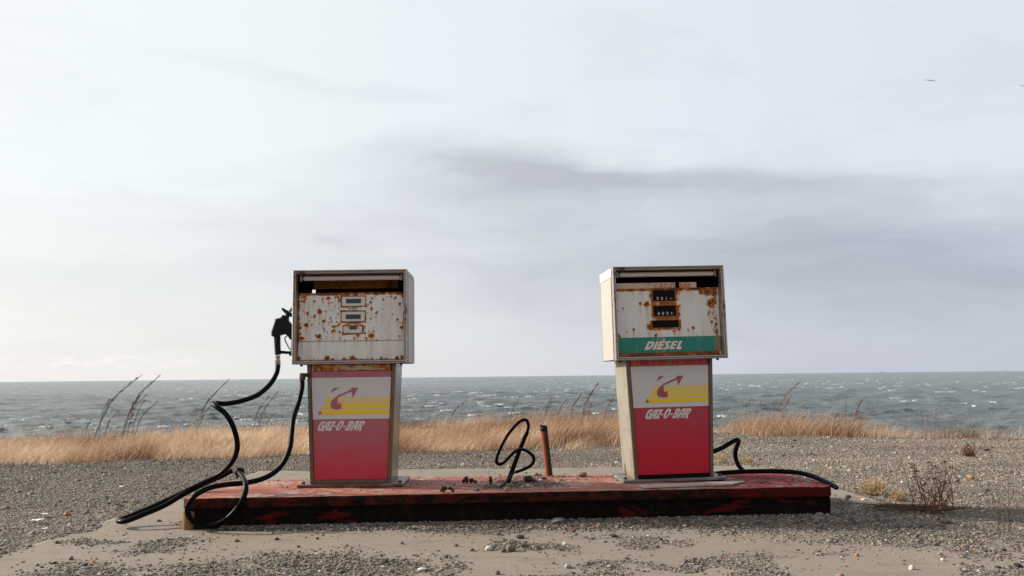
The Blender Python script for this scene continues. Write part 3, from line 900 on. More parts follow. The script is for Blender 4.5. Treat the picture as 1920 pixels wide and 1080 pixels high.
lean = rs.uniform(0.15, 1.35, len(x)) * (0.8 + 0.7 * cl); lean = np.where(tall, lean * 0.45, lean)
tint = np.clip(0.52 + 2.0 * (fbm(x * 1.3, y * 2.6, 4, 70) - 0.5) + rs.normal(0, 0.17, len(x)), 0, 1)  # dark tint patches also put the shade under grass layers into the colour
tint = np.where(tall, tint * 0.55, tint)
wd = np.where(tall, 0.004, rs.uniform(0.004, 0.0085, len(x)))
o = blades('dry_grass', x, y, terr(x, y) - 0.01, h, lean, wd, tint, M['grass'])
tag(o, 'wind-bent golden dry grass along the top of the shore bank', 'grass', kind='stuff')
print('grass', len(x))

# ------------------------------------------------------------------ weeds
M['weed'] = plain('brown_weed_stem', (0.115, 0.062, 0.038), 0.8, 0, 0.5, 12, 0.2)
M['weedred'] = plain('reddish_weed_stem', (0.21, 0.095, 0.055), 0.8, 0, 0.5, 12, 0.2)
M['straw'] = plain('straw', (0.56, 0.40, 0.22), 0.8, 0, 0.3, 12, 0.2)
def weed(base, tip, Yd, label, branches=14, rad=0.005, mat='weed', group='tall dry weeds rising from the bank grass'):
    rad *= 1.1; branches = int(branches * 1.7)
    rnd = random.Random(int(base[0] * 7 + tip[0]))
    b0 = at(base[0], base[1], Yd); t0 = at(tip[0], tip[1], Yd)
    d = t0 - b0
    mid = b0 + d * 0.5 + Vector((-d.x * 0.14, rnd.uniform(-.05, .05), d.z * 0.10))
    pts = spline([b0 - b0, mid - b0, t0 - b0], 12)
    mb = MB()
    m = len(pts); mb.tube(pts, [rad * (1 - 0.72 * i / (m - 1)) for i in range(m)], 5)
    for k in range(branches):
        t = 0.30 + 0.68 * (k + rnd.random()) / branches
        i = min(int(t * (m - 1)), m - 2)
        p = pts[i]; dr_ = (pts[i + 1] - pts[i]).normalized()
        side = Vector((rnd.uniform(-1, 1.2), rnd.uniform(-0.6, 0.6), rnd.uniform(0, 0.5))) * 0.45
        L = d.length * rnd.uniform(0.06, 0.22) * (1.25 - t)
        e1 = p + (dr_ + side).normalized() * L * 0.5; e2 = p + (dr_ + side * 0.5 + Vector((0.25, 0, 0.1))).normalized() * L
        mb.tube([p, e1, e2], [rad * 0.42, rad * 0.34, rad * 0.15], 3)
        for _ in range(5):
            q = e1 + (e2 - e1) * rnd.uniform(0.0, 0.95)
            s_ = rnd.uniform(0.003, 0.009)
            mb.tube([q, q + Vector((rnd.uniform(-1, 1.6), rnd.uniform(-1, 1), rnd.uniform(-0.4, 1.4))).normalized() * s_ * 2.2], [s_ * 0.45, s_ * 0.2], 3)
    o = mb.build('dry_weed', M[mat]); o.location = b0
    tag(o, label, 'weed', group)
    return o
WEEDS = [((172, 832), (263, 705), 11.6, 'tallest curved dark weed stalk at far left, its tip over the horizon', 20, 0.0062),
         ((186, 826), (205, 748), 11.7, 'thin upright weed just right of the tallest far left stalk', 10, 0.0035),
         ((195, 828), (224, 770), 11.5, 'short bent weed between the two big left weed clumps', 10, 0.0035),
         ((226, 823), (299, 705), 11.8, 'long leaning weed stalk whose tip touches the horizon left of the hose', 20, 0.0055),
         ((229, 824), (262, 742), 11.7, 'slim weed hugging the left side of the long leaning stalk', 12, 0.0035),
         ((237, 822), (276, 738), 11.8, 'slim weed hugging the right side of the long leaning stalk', 12, 0.004),
         ((246, 822), (271, 750), 12.0, 'thin straight weed inside the second left clump', 8, 0.003),
         ((251, 823), (298, 752), 11.8, 'weed with a kinked stem, rightmost of the second left clump', 12, 0.004),
         ((160, 815), (172, 786), 11.5, 'small low weed at the foot of the tallest left stalk', 6, 0.003),
         ((361, 822), (428, 714), 12.3, 'leaning weed pair member reaching highest left of the bent hose', 18, 0.005),
         ((367, 818), (398, 758), 12.2, 'shorter weed at the foot of the stalk left of the bent hose', 12, 0.004),
         ((472, 822), (505, 742), 12.8, 'faint weed stalk directly behind the hose bend', 12, 0.0038),
         ((480, 820), (521, 735), 12.8, 'arching weed stalk between the two hose runs', 12, 0.0038),
         ((492, 818), (515, 775), 12.8, 'short weed under the arching stalk between the hose runs', 8, 0.003),
         ((548, 800), (556, 770), 13, 'tiny weed half hidden behind the straight hose run', 5, 0.003),
         ((787, 790), (800, 752), 14.2, 'lone thin weed just right of the petrol pump', 6, 0.0032),
         ((842, 796), (874, 752), 14.0, 'curved dark weed above the grass right of the petrol pump', 12, 0.0045),
         ((955, 800), (970, 752), 13.6, 'reddish weed standing left of the conduit loop top', 8, 0.0035),
         ((1084, 822), (1120, 720), 12.6, 'highest leaning weed in the clump left of the diesel pump', 20, 0.0055),
         ((1064, 805), (1090, 738), 12.8, 'second weed from the left in the clump left of the diesel pump', 16, 0.0045),
         ((1040, 800), (1062, 750), 13, 'leftmost upright weed of the clump left of the diesel pump', 12, 0.004),
         ((1020, 802), (1034, 744), 13, 'straight thin weed above the rusty pipe stub', 10, 0.0035),
         ((1100, 815), (1110, 755), 12.9, 'slim weed inside the clump left of the diesel pump', 10, 0.0035),
         ((1128, 812), (1152, 742), 13, 'pale weed bending towards the diesel pump', 10, 0.0038),
         ((1396, 800), (1408, 744), 13.2, 'first thin weed to the right of the diesel pump', 6, 0.0032),
         ((1416, 800), (1428, 750), 13.2, 'thin weed at the left end of the right-hand grass tuft', 6, 0.0032),
         ((1452, 800), (1500, 716), 13.1, 'tallest weed of the right-hand grass, leaning over the sea', 14, 0.005),
         ((1462, 800), (1484, 742), 13.1, 'weed leaning just below the tallest right-hand weed', 10, 0.004),
         ((1584, 800), (1586, 744), 12.6, 'straight pale stalk standing in the right-hand grass', 3, 0.004),
         ((1600, 802), (1620, 746), 12.5, 'weed with dark seed heads right of the straight pale stalk', 12, 0.004),
         ((1732, 812), (1726, 770), 12, 'bare forked twig in the thin fringe of grass', 4, 0.0035),
         ((1740, 812), (1742, 776), 12, 'dark curved twig beside the bare forked twig', 4, 0.0035),
         ((1752, 812), (1754, 764), 12, 'straight pale twig right of the dark curved twig', 2, 0.0035)]
for i, (b_, t_, yd, lb, nb, rd_) in enumerate(WEEDS):
    weed(b_, t_, yd, lb, nb, rd_, 'weed' if i % 3 != 2 and b_[0] < 900 else 'weedred')

# thin reddish stalks mixed in the grass by the diesel pump: uncountable
n = 1700
x = np.concatenate([rs.normal(1.0, 0.55, n), 3.5 + 1.6 * rs.rand(700) ** 1.6]); y = np.concatenate([rs.uniform(11.5, 14, n), rs.uniform(12.5, 13.2, 700)])
h = rs.uniform(0.25, 0.55, len(x)) * np.where(x < 3, 1.0, 0.9) * (0.5 + 0.8 * fbm(x * 2, y * 2, 3, 90))
o = blades('reedy_stalks', x, y, terr(x, y), h, rs.uniform(0.3, 0.7, len(x)), np.full(len(x), 0.0055), rs.uniform(0.05, 0.75, len(x)), M['grass'], spread=0.3)
tag(o, 'thin reddish dead stalks standing up through the bank grass', 'dead stalks', kind='stuff')

# woody dead plant on the right and straw tufts
def dead_plant(px, py, label, n, hpx, spread, mat, name='dead_plant', cat='plant', low=0.0, seed=1, group=None):
    b0 = on(px, py, 0.0); rnd = random.Random(seed)
    o = thing(name, label, cat, b0, group=group)
    sc_ = hpx / FPX * b0.y
    mb = MB()
    for i in range(n):
        a = rnd.gauss(0, spread); yy = rnd.uniform(-0.4, 0.4)
        L = sc_ * rnd.uniform(0.35, 1.0)
        s0 = Vector((rnd.gauss(0, 0.18 * sc_), rnd.gauss(0, 0.10 * sc_), 0))
        d = Vector((math.sin(a), yy * 0.6, math.cos(a) * (1 - low) + 0.05)).normalized()
        k = Vector((rnd.gauss(0, 0.12), rnd.gauss(0, 0.12), rnd.uniform(-0.1, 0.1))) * L
        pts = spline([s0, s0 + d * L * 0.5 + k * 0.5, s0 + d * L + k * 0.4], 5); m = len(pts)
        r0 = rnd.uniform(0.0016, 0.0042)
        if mat == 'weedred' and rnd.random() < 0.35:
            for _ in range(7):
                q = pts[-1] + Vector((rnd.gauss(0, .014), rnd.gauss(0, .012), rnd.gauss(0, .010))); mb.tube([pts[-1], q], [0.001, 0.0035], 3)
        mb.tube(pts, [r0 * (1 - 0.75 * j / (m - 1)) for j in range(m)], 4)
        for _ in range(rnd.randint(1, 4)):
            q = pts[rnd.randint(3, m - 2)]
            e = q + (d + Vector((rnd.gauss(0, .7), rnd.gauss(0, .5), rnd.uniform(0, .4)))).normalized() * L * rnd.uniform(0.08, 0.28)
            mb.tube([q, (q + e) / 2 + Vector((0, 0, 0.003)), e], [r0 * 0.5, r0 * 0.4, r0 * 0.2], 3)
    mb.build('stems', M[mat], o)
    return o, sc_
o, s_ = dead_plant(1752, 958, 'woody reddish dead plant with spiky upright stems growing from the gravel at right', 38, 94, 0.46, 'weedred', seed=4)
mb = MB(); rnd = random.Random(9)
for i in range(26):
    y0 = rnd.uniform(-0.10, 0.12); x0 = rnd.uniform(-0.12, 0.05)
    L = rnd.uniform(0.15, 0.42); sgn = -1 if rnd.random() < 0.75 else 1
    pts = spline([(x0, y0, 0.015), (x0 + sgn * L * 0.5, y0 - 0.03 + rnd.gauss(0, .03), 0.02 + rnd.random() * 0.02), (x0 + sgn * L, y0 + rnd.gauss(0, .06), 0.012 + rnd.random() * 0.03)], 6)
    mb.tube(pts, [0.0035 * (1 - 0.6 * j / 12) for j in range(len(pts))], 4)
mb.build('fallen_stems', M['weed'], o)
dead_plant(1640, 925, 'low straw-coloured grass tuft at the right end of the concrete apron', 130, 34, 0.95, 'straw', 'grass_tuft', 'grass tuft', 0.15, 5)
dead_plant(1688, 936, 'smaller straw tuft between the low tuft and the woody dead plant', 80, 26, 0.95, 'straw', 'grass_tuft', 'grass tuft', 0.2, 6)
dead_plant(1890, 1000, 'sparse dark upright weed near the right edge of the picture', 7, 105, 0.08, 'weed', 'dry_weed', 'weed', 0, 8)
dead_plant(1818, 856, 'small rust-brown feathery plant in the gravel at upper right', 60, 26, 0.55, 'weedred', 'small_plant', 'plant', 0.1, 11)
dead_plant(1404, 868, 'small dry tuft behind the right end of the pump island', 60, 16, 0.9, 'straw', 'grass_tuft', 'grass tuft', 0.3, 12)
dead_plant(1350, 866, 'wispy pale tuft just right of the diesel pump base', 50, 20, 0.9, 'straw', 'grass_tuft', 'grass tuft', 0.3, 14)

# ------------------------------------------------------------------ pump island
YAW = math.atan2(0.25, 4.05)
island = thing('pump_island', 'long low concrete pump island with worn red paint and sides coloured for soot and shade', 'pump island', (0.03, 5.32, 0), (0, 0, YAW))
def rrect(x0, x1, y0, y1, r, n=6):
    out = []
    for cx, cy, a0 in ((x1 - r, y0 + r, -90), (x1 - r, y1 - r, 0), (x0 + r, y1 - r, 90), (x0 + r, y0 + r, 180)):
        for k in range(n + 1):
            a = R(a0 + 90 * k / n); out.append((cx + r * math.cos(a), cy + r * math.sin(a)))
    return out
IX0, IX1, IY0, IY1, IT = -2.03, 1.985, 0.0, 0.90, 0.182
def ring(ins, z, r=0.09):
    base = rrect(IX0 + ins, IX1 - ins, IY0 + ins, IY1 - ins, r)
    # resample long edges finely so that they can be roughened
    out = []
    for i in range(len(base)):
        a = Vector((*base[i], z)); b = Vector((*base[(i + 1) % len(base)], z))
        k = max(1, int((b - a).length / 0.025))
        for j in range(k): out.append(a + (b - a) * j / k)
    return out
def rough(rg, amt, s):
    c = Vector((0, 0.45, 0)); out = []
    for p in rg:
        q = mnoise.fractal(Vector((p.x * 7, p.y * 7, p.z * 22 + s)), 0.8, 2.0, 4)
        d = Vector((p.x, (p.y - 0.45) * 4.5, 0)).normalized()
        out.append(p + d * q * amt + Vector((0, 0, q * amt * 0.3)))
    return out
L0 = ring(0.0, 0.1)
def scaled(ins, z, amt, s):
    out = []
    for p in L0:
        x_ = p.x - math.copysign(min(ins, 1), p.x) * (1 if abs(p.x) > 1.9 else 0)
        y_ = min(max(p.y, IY0 + ins), IY1 - ins) if True else p.y
        x_ = min(max(p.x, IX0 + ins), IX1 - ins)
        out.append(Vector((x_, y_, z)))
    return rough(out, amt, s)
mb = MB()
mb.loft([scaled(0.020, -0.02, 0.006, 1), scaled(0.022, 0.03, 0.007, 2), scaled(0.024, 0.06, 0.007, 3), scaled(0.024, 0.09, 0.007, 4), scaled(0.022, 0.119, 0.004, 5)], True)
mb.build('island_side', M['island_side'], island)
mb = MB()
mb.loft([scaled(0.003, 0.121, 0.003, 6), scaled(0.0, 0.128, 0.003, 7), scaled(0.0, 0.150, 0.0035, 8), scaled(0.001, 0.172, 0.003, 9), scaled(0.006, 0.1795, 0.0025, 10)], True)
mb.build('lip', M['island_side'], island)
# top skin as a fine grid clipped to the outline
nx_, ny_ = 420, 92
xs_ = np.linspace(IX0 + 0.006, IX1 - 0.006, nx_); ys_ = np.linspace(IY0 + 0.006, IY1 - 0.006, ny_)
TX, TY = np.meshgrid(xs_, ys_)
r_ = 0.085
def corner(TX, TY):
    X2 = TX.copy(); Y2 = TY.copy()
    for cx, cy, sx_, sy_ in ((IX1 - r_, IY0 + r_, 1, -1), (IX1 - r_, IY1 - r_, 1, 1), (IX0 + r_, IY1 - r_, -1, 1), (IX0 + r_, IY0 + r_, -1, -1)):
        ddx = (X2 - cx) * sx_; ddy = (Y2 - cy) * sy_
        m_ = (ddx > 0) & (ddy > 0)
        rad_ = np.sqrt(ddx ** 2 + ddy ** 2); f = np.where(m_ & (rad_ > r_ - 0.006), (r_ - 0.006) / np.maximum(rad_, 1e-6), 1)
        X2 = np.where(m_, cx + ddx * f * sx_, X2); Y2 = np.where(m_, cy + ddy * f * sy_, Y2)
    return X2, Y2
TX2, TY2 = corner(TX, TY)
TZ = 0.1815 + 0.004 * (fbm(TX * 5, TY * 5, 5, 77) - 0.5) + 0.002 * (fbm(TX * 30, TY * 30, 3, 78) - 0.5)
me = np_mesh('painted_top', np.stack([TX2, TY2, TZ], -1).reshape(-1, 3), grid_q(ny_, nx_))
link('painted_top', me, M['island_top'], island, True)
mb = MB(); mb.loft([[(-1.985 + 0.040 * math.cos(a), 0.040 + 0.044 * math.sin(a), z) for a in [2 * math.pi * k / 10 for k in range(10)]] for z in (-0.01, 0.03, 0.09, 0.105)])
mb.build('sunlit_corner', M['chunk'], island, True)  # the island's own sunlit rounded corner, added as a separate yellow-brown piece
# flakes of red paint along the foot
# ------------------------------------------------------------------ pumps
# glyph outlines traced at 17.45 x; mapped with GT into metres on the door panel
G_ = [[[(428,193),(345,188),(290,210),(240,260),(195,335),(162,425),(163,475),(190,503),(258,505),(290,485),(330,420),(383,298),(310,292),(292,325),(318,330),(262,440),(235,442),(228,420),(240,370),(280,300),(320,262),(400,265)]],
      [[(615,190),(535,188),(475,215),(420,275),(375,350),(325,440),(292,540),(352,500),(385,430),(405,395),(452,395),(398,497),(455,499),(570,290)],[(510,268),(465,285),(430,345),(475,340)]],
      [[(630,190),(775,190),(700,290),(590,430),(645,430),(605,497),(470,497),(500,440),(655,262),(600,262)]],
      [[(700,330),(770,330),(740,388),(668,388)]],
      [[(960,172),(1010,180),(1030,215),(1020,270),(960,370),(890,460),(830,492),(785,495),(762,465),(768,410),(810,310),(860,230),(910,185)],[(950,240),(915,265),(865,345),(828,430),(845,440),(885,405),(940,310),(965,255)]],
      [[(1015,330),(1085,330),(1055,385),(985,385)]],
      [[(1195,183),(1310,178),(1342,200),(1335,250),(1290,300),(1262,320),(1270,350),(1250,400),(1205,465),(1170,488),(1042,488),(1075,430),(1170,265)],[(1230,250),(1268,250),(1225,305),(1198,305)],[(1165,350),(1195,350),(1155,430),(1120,430)]],
      [[(x+930,y-15) for x,y in [(610,190),(535,188),(475,215),(420,275),(375,350),(325,440),(292,540),(352,500),(385,430),(405,395),(452,395),(398,497),(455,499),(570,290)]],[(x+930,y-15) for x,y in [(510,268),(465,285),(430,345),(475,340)]]],
      [[(1560,182),(1690,178),(1715,205),(1700,255),(1650,320),(1605,355),(1590,400),(1590,480),(1520,525),(1510,500),(1530,400),(1540,370),(1520,370),(1460,485),(1408,485),(1530,260)],[(1600,255),(1650,250),(1600,310),(1570,310)]]]
def E8(X, Y):                       # 8.31 x trace of the left door -> door panel metres
    Yc = Y + 0.012 * (X - 806)
    return ((X - 806) / 2368.0, 0.776 - Yc / 2374.0)
def EG(X, Y): return E8(207.75 + 0.4762 * X, 747.9 + 0.4762 * Y)
ES = [[(815,180),(1045,180),(1015,250),(880,250),(855,300),(980,300),(930,385),(815,385),(790,440),(935,440),(880,525),(650,530)]]
D_ = [[[(315,180),(520,180),(570,215),(575,280),(540,370),(470,450),(370,520),(290,545),(140,545)],[(370,275),(440,270),(455,300),(420,370),(360,430),(300,445)]],
      [[(655,180),(765,180),(600,545),(490,545)]], ES,
      [[(965,90),(1055,90),(960,160),(905,160)]],
      [[(1290,170),(1275,250),(1165,250),(1150,280),(1200,350),(1212,400),(1180,470),(1130,510),(1050,525),(940,525),(965,440),(1060,440),(1085,410),(1040,330),(1035,260),(1070,200),(1130,172)]],
      [[(x+540,y-12) for x,y in ES[0]]],
      [[(1640,160),(1755,160),(1640,410),(1755,410),(1695,520),(1490,520)]]]
def ZL(X, Y): return ((X - 705) / 1290.0, 1.41 - (Y + 0.011 * (X - 705) - 120) / 1290.0)     # left cabinet trace
def ZR(X, Y):                                                                     # right cabinet trace
    xc = 743.5 + 0.0505 * (Y - 95)
    return ((X - xc) / 1364.0, 1.41 - (Y + 0.02 * (X - 743) - 97) / 1384.0)
def ZD(X, Y):                                                                     # diesel lettering trace
    return ZR((1205 + X / 22.59 - 1100) * 4.91, (630 + Y / 22.59 - 480) * 4.91)

H0, H1 = 0.02, 0.80
def hw(z): return (0.521 + (0.583 - 0.521) * z / 0.80) / 2
CW, CB, CT, CY0, CY1 = 0.375, 0.800, 1.415, -0.05, 0.35

def rust_grid(name, x0, x1, z0, z1, y, spots, bands, mat, parent, Z, ppm, step=0.0028, seed=0):
    nx = int((x1 - x0) / step); nz = int((z1 - z0) / step)
    X, Zg = np.meshgrid(np.linspace(x0, x1, nx), np.linspace(z0, z1, nz))
    rust = np.zeros_like(X); streak = np.zeros_like(X)
    jx = (fbm(X * 70, Zg * 70, 3, seed) - 0.5) * 0.019; jz = (fbm(X * 70, Zg * 60, 3, seed + 5) - 0.5) * 0.019
    for (a, b, r) in spots:
        cx, cz = Z(a, b); rr_ = r / ppm * 1.12
        d = np.sqrt((X + jx - cx) ** 2 + (Zg + jz - cz) ** 2) / rr_
        rust = np.maximum(rust, np.clip(1.25 - d * 0.95, 0, 1))
        L = rr_ * 9
        dn = cz - Zg
        st = np.exp(-((X - cx) / (rr_ * 0.6)) ** 2) * np.clip(1 - dn / L, 0, 1) * (dn > 0) * min(1, r / 11.0) * 0.85
        streak = np.maximum(streak, st)
    for (a0, b0, a1, b1, amt, soft) in bands:
        u0, v0 = Z(a0, b0); u1, v1 = Z(a1, b1)
        if v0 < v1: v0, v1 = v1, v0
        so = soft / ppm
        dxx = np.maximum(np.maximum(u0 - X, X - u1), 0); dzz = np.maximum(np.maximum(v1 - Zg, Zg - v0), 0)
        d = np.sqrt(dxx ** 2 + dzz ** 2) + (fbm(X * 38, Zg * 38, 4, seed + 9) - 0.5) * so * 1.8
        rust = np.maximum(rust, amt * np.clip(1 - d / so, 0, 1))
        dn = v1 - Zg
        streak = np.maximum(streak, (X > u0) * (X < u1) * (dn > 0) * np.exp(-dn / 0.05) * 0.6 * sstep(fbm(X * 45, Zg * 3, 3, seed + 3), 0.45, 0.75))
    streak = np.maximum(streak, 0.35 * sstep(fbm(X * 22, Zg * 2.0, 4, seed + 13), 0.55, 0.8))
    Yg = np.full_like(X, y)
    me = np_mesh(name, np.stack([X, Yg, Zg], -1).reshape(-1, 3), grid_q(nz, nx))
    add_attr(me, 'rust', rust); add_attr(me, 'streak', streak)
    o = link(name, me, mat, parent)
    return o

def door_sheet(name, za, zb, y, mat, parent, ins=0.0, th=0.002, x0=None, x1=None):
    e = 0.024 + ins
    f = lambda z: (-(hw(z) - e), (hw(z) - e))
    (a0, a1), (b0, b1) = f(za), f(zb)
    mb = MB()
    mb.hexa([(a0, y, za), (a1, y, za), (a1, y + th, za), (a0, y + th, za)], [(b0, y, zb), (b1, y, zb), (b1, y + th, zb), (b0, y + th, zb)])
    return mb.build(name, mat, parent)

def build_pump(root, right):
    ox = 0.044 if right else 0.0; oz = 0.0465 if right else 0.0
    # ---- base plate
    mb = MB(); mb.box(-0.345, 0.345, -0.035, 0.40, 0.0, 0.019, 0.004)
    bp = mb.build('base_plate', M['plate_r'] if right else M['plate_l'], root)
    for a in (-0.318, 0.318):
        mb = MB(); mb.tube([(a, 0.04, 0.019), (a, 0.04, 0.031)], 0.012, 6); mb.build('anchor_nut', M['iron'], bp)
    # ---- pedestal
    D0, D1 = 0.0, 0.38
    mb = MB()
    for z0, z1 in ((H0, H1),):
        w0, w1 = hw(z0) - 0.004, hw(z1) - 0.004
        mb.hexa([(-w0 + .02, 0.012, z0), (w0 - .02, 0.012, z0), (w0 - .02, D1 - .004, z0), (-w0 + .02, D1 - .004, z0)],
                [(-w1 + .02, 0.012, z1), (w1 - .02, 0.012, z1), (w1 - .02, D1 - .004, z1), (-w1 + .02, D1 - .004, z1)])
    mb.build('pedestal_core', M['cavity'], root)
    for sgn in (-1, 1):
        w0, w1 = hw(H0), hw(H1); mb = MB()
        a, b = sorted((sgn * w0, sgn * (w0 - 0.012))); c, d = sorted((sgn * w1, sgn * (w1 - 0.012)))
        mb.hexa([(a, 0.022, H0), (b, 0.022, H0), (b, D1, H0), (a, D1, H0)], [(c, 0.022, H1), (d, 0.022, H1), (d, D1, H1), (c, D1, H1)])
        mb.build('side_panel', M['steelwarm'] if right else M['steel'], root)
        # folded seam on the side
        for z_ in ((0.79,) if right else (0.785, 0.10)):
            mb = MB()
            ww = hw(z_); xa, xb = sorted((sgn * ww, sgn * (ww + 0.003)))
            mb.box(xa, xb, 0.03, D1 - 0.01, z_ - 0.004, z_)
            mb.build('seam', M['post'], root)
        mb = MB(); e = 0.021
        a, b = sorted((sgn * (w0 + .002), sgn * (w0 - e))); c, d = sorted((sgn * (w1 + .002), sgn * (w1 - e)))
        mb.hexa([(a, -0.002, H0), (b, -0.002, H0), (b, 0.0215, H0), (a, 0.0215, H0)], [(c, -0.002, H1 - .002), (d, -0.002, H1 - .002), (d, 0.0215, H1 - .002), (c, 0.0215, H1 - .002)])
        mb.build('corner_post', M['post'], root)
    # ---- door
    zt = 0.752 if not right else 0.757
    door = door_sheet('door_panel', 0.046, zt + 0.001, 0.004, M['doorred'] if right else M['doorfaded'], root, 0.0, 0.006)
    if not right: door_sheet('top_stripe', 0.712, zt - 0.0005, 0.0022, M['pinkstripe'], door, 0.002, 0.0012)
    door_sheet('white_band', 0.4375 + oz, 0.7105 + oz, 0.0022, M['white'], door, 0.002, 0.0012)
    tr = lambda f, pl: [(f(*p)[0] + ox, f(*p)[1] + oz) for p in pl]
    poly_text('lettering', [[tr(EG, pl) for pl in g] for g in G_], M['lettering'], door, 0.0030)
    stripes = []
    for (y0, y1, xl0, xl1) in [(464, 470, 440, 436), (485, 504, 431, 420), (516, 542, 415, 401), (556, 586, 393, 377), (602, 647, 370, 344), (665, 728, 331, 357)]:
        # run to the right edge of the door at that height
        pts = []
        zz0 = E8(0, y0)[1]; 
        for (X, Y) in ((xl0, y0), (xl1, y1)):
            pts.append((E8(X, Y)[0] + ox, E8(X, Y)[1] + oz))
        zb = E8(1410, y1)[1] + 0.012 * 0; 
        lvl0 = E8(806, y0)[1] + oz; lvl1 = E8(806, y1)[1] + oz
        p0 = (E8(xl0, y0)[0] + ox, lvl0); p1 = (E8(xl1, y1)[0] + ox, lvl1)
        r0 = hw(lvl0) - 0.0262; r1 = hw(lvl1) - 0.0262
        if y1 == 728:
            mid = (E8(337, 700)[0] + ox, E8(806, 700)[1] + oz)
            stripes.append([[p0, (r0, lvl0), (r1, lvl1), p1, mid]])
        else:
            stripes.append([[p0, (r0, lvl0), (r1, lvl1), p1]])
    poly_text('yellow_stripes', stripes, M['yellow'], door, 0.0012)
    AR = [(810,345),(700,392),(620,425),(560,465),(510,510),(487,555),(482,600),(500,635),(540,653),(585,657),(625,650),(655,637),(650,548),(598,573),(592,470),(640,445),(818,375),(826,475),(916,316),(803,318)]
    poly_text('emblem', [[tr(E8, AR)], [tr(E8, [(525,322),(618,320),(484,395)])], [tr(E8, [(328,668),(337,700),(355,730),(290,730)])]], M['emblemred'] if right else M['mauve'], door, 0.0003)
    mb = MB(); mb.box(-hw(.03) + .023, hw(.03) - .023, -0.001, 0.006, 0.0205, 0.044); mb.build('kick_strip', M['void'] if right else M['post'], root)
    # ---- strip with the lock above the door
    st_sp = [] ; Zi = lambda a, b: (a, b)
    if right:
        strip = rust_grid('lock_strip', -0.262, 0.262, zt + 0.003, 0.7985, 0.002, [(0.02, 0.765, 0.01)], [(-0.262, 0.759, 0.262, 0.7595, 0.5, 0.006), (-.262, .7985, .262, .799, .5, .005)], M['redstrip'], root, Zi, 1.0, seed=3)
    else:
        strip = rust_grid('lock_strip', -0.262, 0.262, zt + 0.003, 0.7985, 0.002, [(-0.2, 0.775, 0.012), (-0.17, 0.765, 0.010), (0.2, 0.79, 0.012), (-.11, .79, .008), (0.23, 0.77, 0.014), (-.24, .76, .015)],
                          [(-0.262, 0.792, 0.262, 0.7985, 0.7, 0.010), (-0.262, 0.755, 0.262, 0.757, 0.7, 0.008), (-0.262, 0.770, -0.08, 0.776, 0.5, 0.016), (0.11, 0.770, 0.262, 0.788, 0.5, 0.014)], M['creamstrip'], root, Zi, 1.0, seed=4)
    mb = MB(); mb.tube([(0.0, 0.001, 0.782), (0.0, -0.006, 0.782)], 0.0125, 16); mb.build('lock', M['steel'], root, True)
    mb = MB(); mb.tube([(0.0, -0.0065, 0.782), (0.0, -0.0095, 0.782)], 0.0055, 12); mb.build('key_plug', M['iron'], root, True)
    # ---- cabinet
    t = 0.004
    mb = MB()
    mb.box(-CW + .001, CW - .001, CY0 + .001, CY1, CT - t, CT, 0)
    mb.box(-CW + .001, CW - .001, CY0 + .001, CY1, CB, CB + t, 0)
    mb.box(-CW + .001, -CW + t, CY0 + .002, CY1 - .001, CB + t + .0005, CT - t - .0005); mb.box(CW - t, CW - .001, CY0 + .002, CY1 - .001, CB + t + .0005, CT - t - .0005)
    mb.build('cabinet_shell', M['cavity'], root)
    # back wall with the gaps through which the sky shows
    bw = MB(); y0, y1 = CY1 - 0.012, CY1 - 0.002
    gaps = [(-0.342, -0.316, 1.308, 1.332)] if not right else []
    if gaps:
        a, b, c, d = gaps[0]
        bw.box(-CW + .006, CW - .006, y0, y1, CB + .006, c); bw.box(-CW + .006, CW - .006, y0, y1, d, CT - .006)
        bw.box(-CW + .006, a, y0, y1, c + .0003, d - .0003); bw.box(b, CW - .014, y0, y1, c + .0003, d - .0003)
    else:
        bw.box(-CW + .006, CW - .006, y0, y1, CB + .006, CT - .006)
    bw.build('back_wall', M['cavity'], root)
    # side claddings
    for sgn in (-1, 1):
        if right:
            mb = MB(); a, b = sorted((sgn * (CW + .0005), sgn * (CW + .004)))
            mb.box(a, b, CY0 + .03, CY1 - .014, CB + .004, CT - .064); p_ = mb.build('cabinet_side', M['sidecream'], root)
            mb = MB(); mb.box(a, b, CY0 + .022, CY1 - .002, CT - .060, CT - .002); mb.build('upper_side_strip', M['sidewhite'], root)
        else:
            mb = MB(); a, b = sorted((sgn * (CW + .0005), sgn * (CW + .004)))
            mb.box(a, b, CY0 + .03, CY1 - .014, CB + .004, CT - .034); mb.build('cabinet_side', M['sidegrey'], root)
            mb = MB(); mb.box(a, b, CY0 + .022, CY1 - .002, CT - .030, CT - .002); mb.build('upper_side_strip', M['sidegrey'], root)
        mb = MB(); a, b = sorted((sgn * (CW + .0003), sgn * (CW + .006)))
        zz = CT - (.062 if right else .032)
        mb.box(a, b, CY1 - .012, CY1 + .002, CB + .002, zz - .001); mb.box(a, b, CY0 + .020, CY0 + .028, CB + .002, zz - .001)
        mb.box(a, b, CY0 + .020, CY1 + .002, zz, zz + .0018)
        mb.build('side_trim', M['sidecream'] if right else M['frame'], root)
    mb = MB(); mb.box(-CW, CW, CY1 + .0005, CY1 + .004, CB, CT); 
    # front frame: nested loops, mitred corners
    prof = [(0, 0.020), (-0.001, -0.026), (.003, -.030), (.008, -.0265), (.0095, -.0225), (.0115, -.0235), (.014, -.0285), (.020, -.0265), (.0225, -.010), (.0235, 0.02)]
    rings = []
    for i, yy in prof:
        rings.append([(-CW - .001 + i, CY0 + yy, CB - .001 + i), (CW + .001 - i, CY0 + yy, CB - .001 + i), (CW + .001 - i, CY0 + yy, CT + .003 - i), (-CW - .001 + i, CY0 + yy, CT + .003 - i)])
    mb = MB(); mb.loft(rings, False); mb.build('front_frame', M['frame'], root)
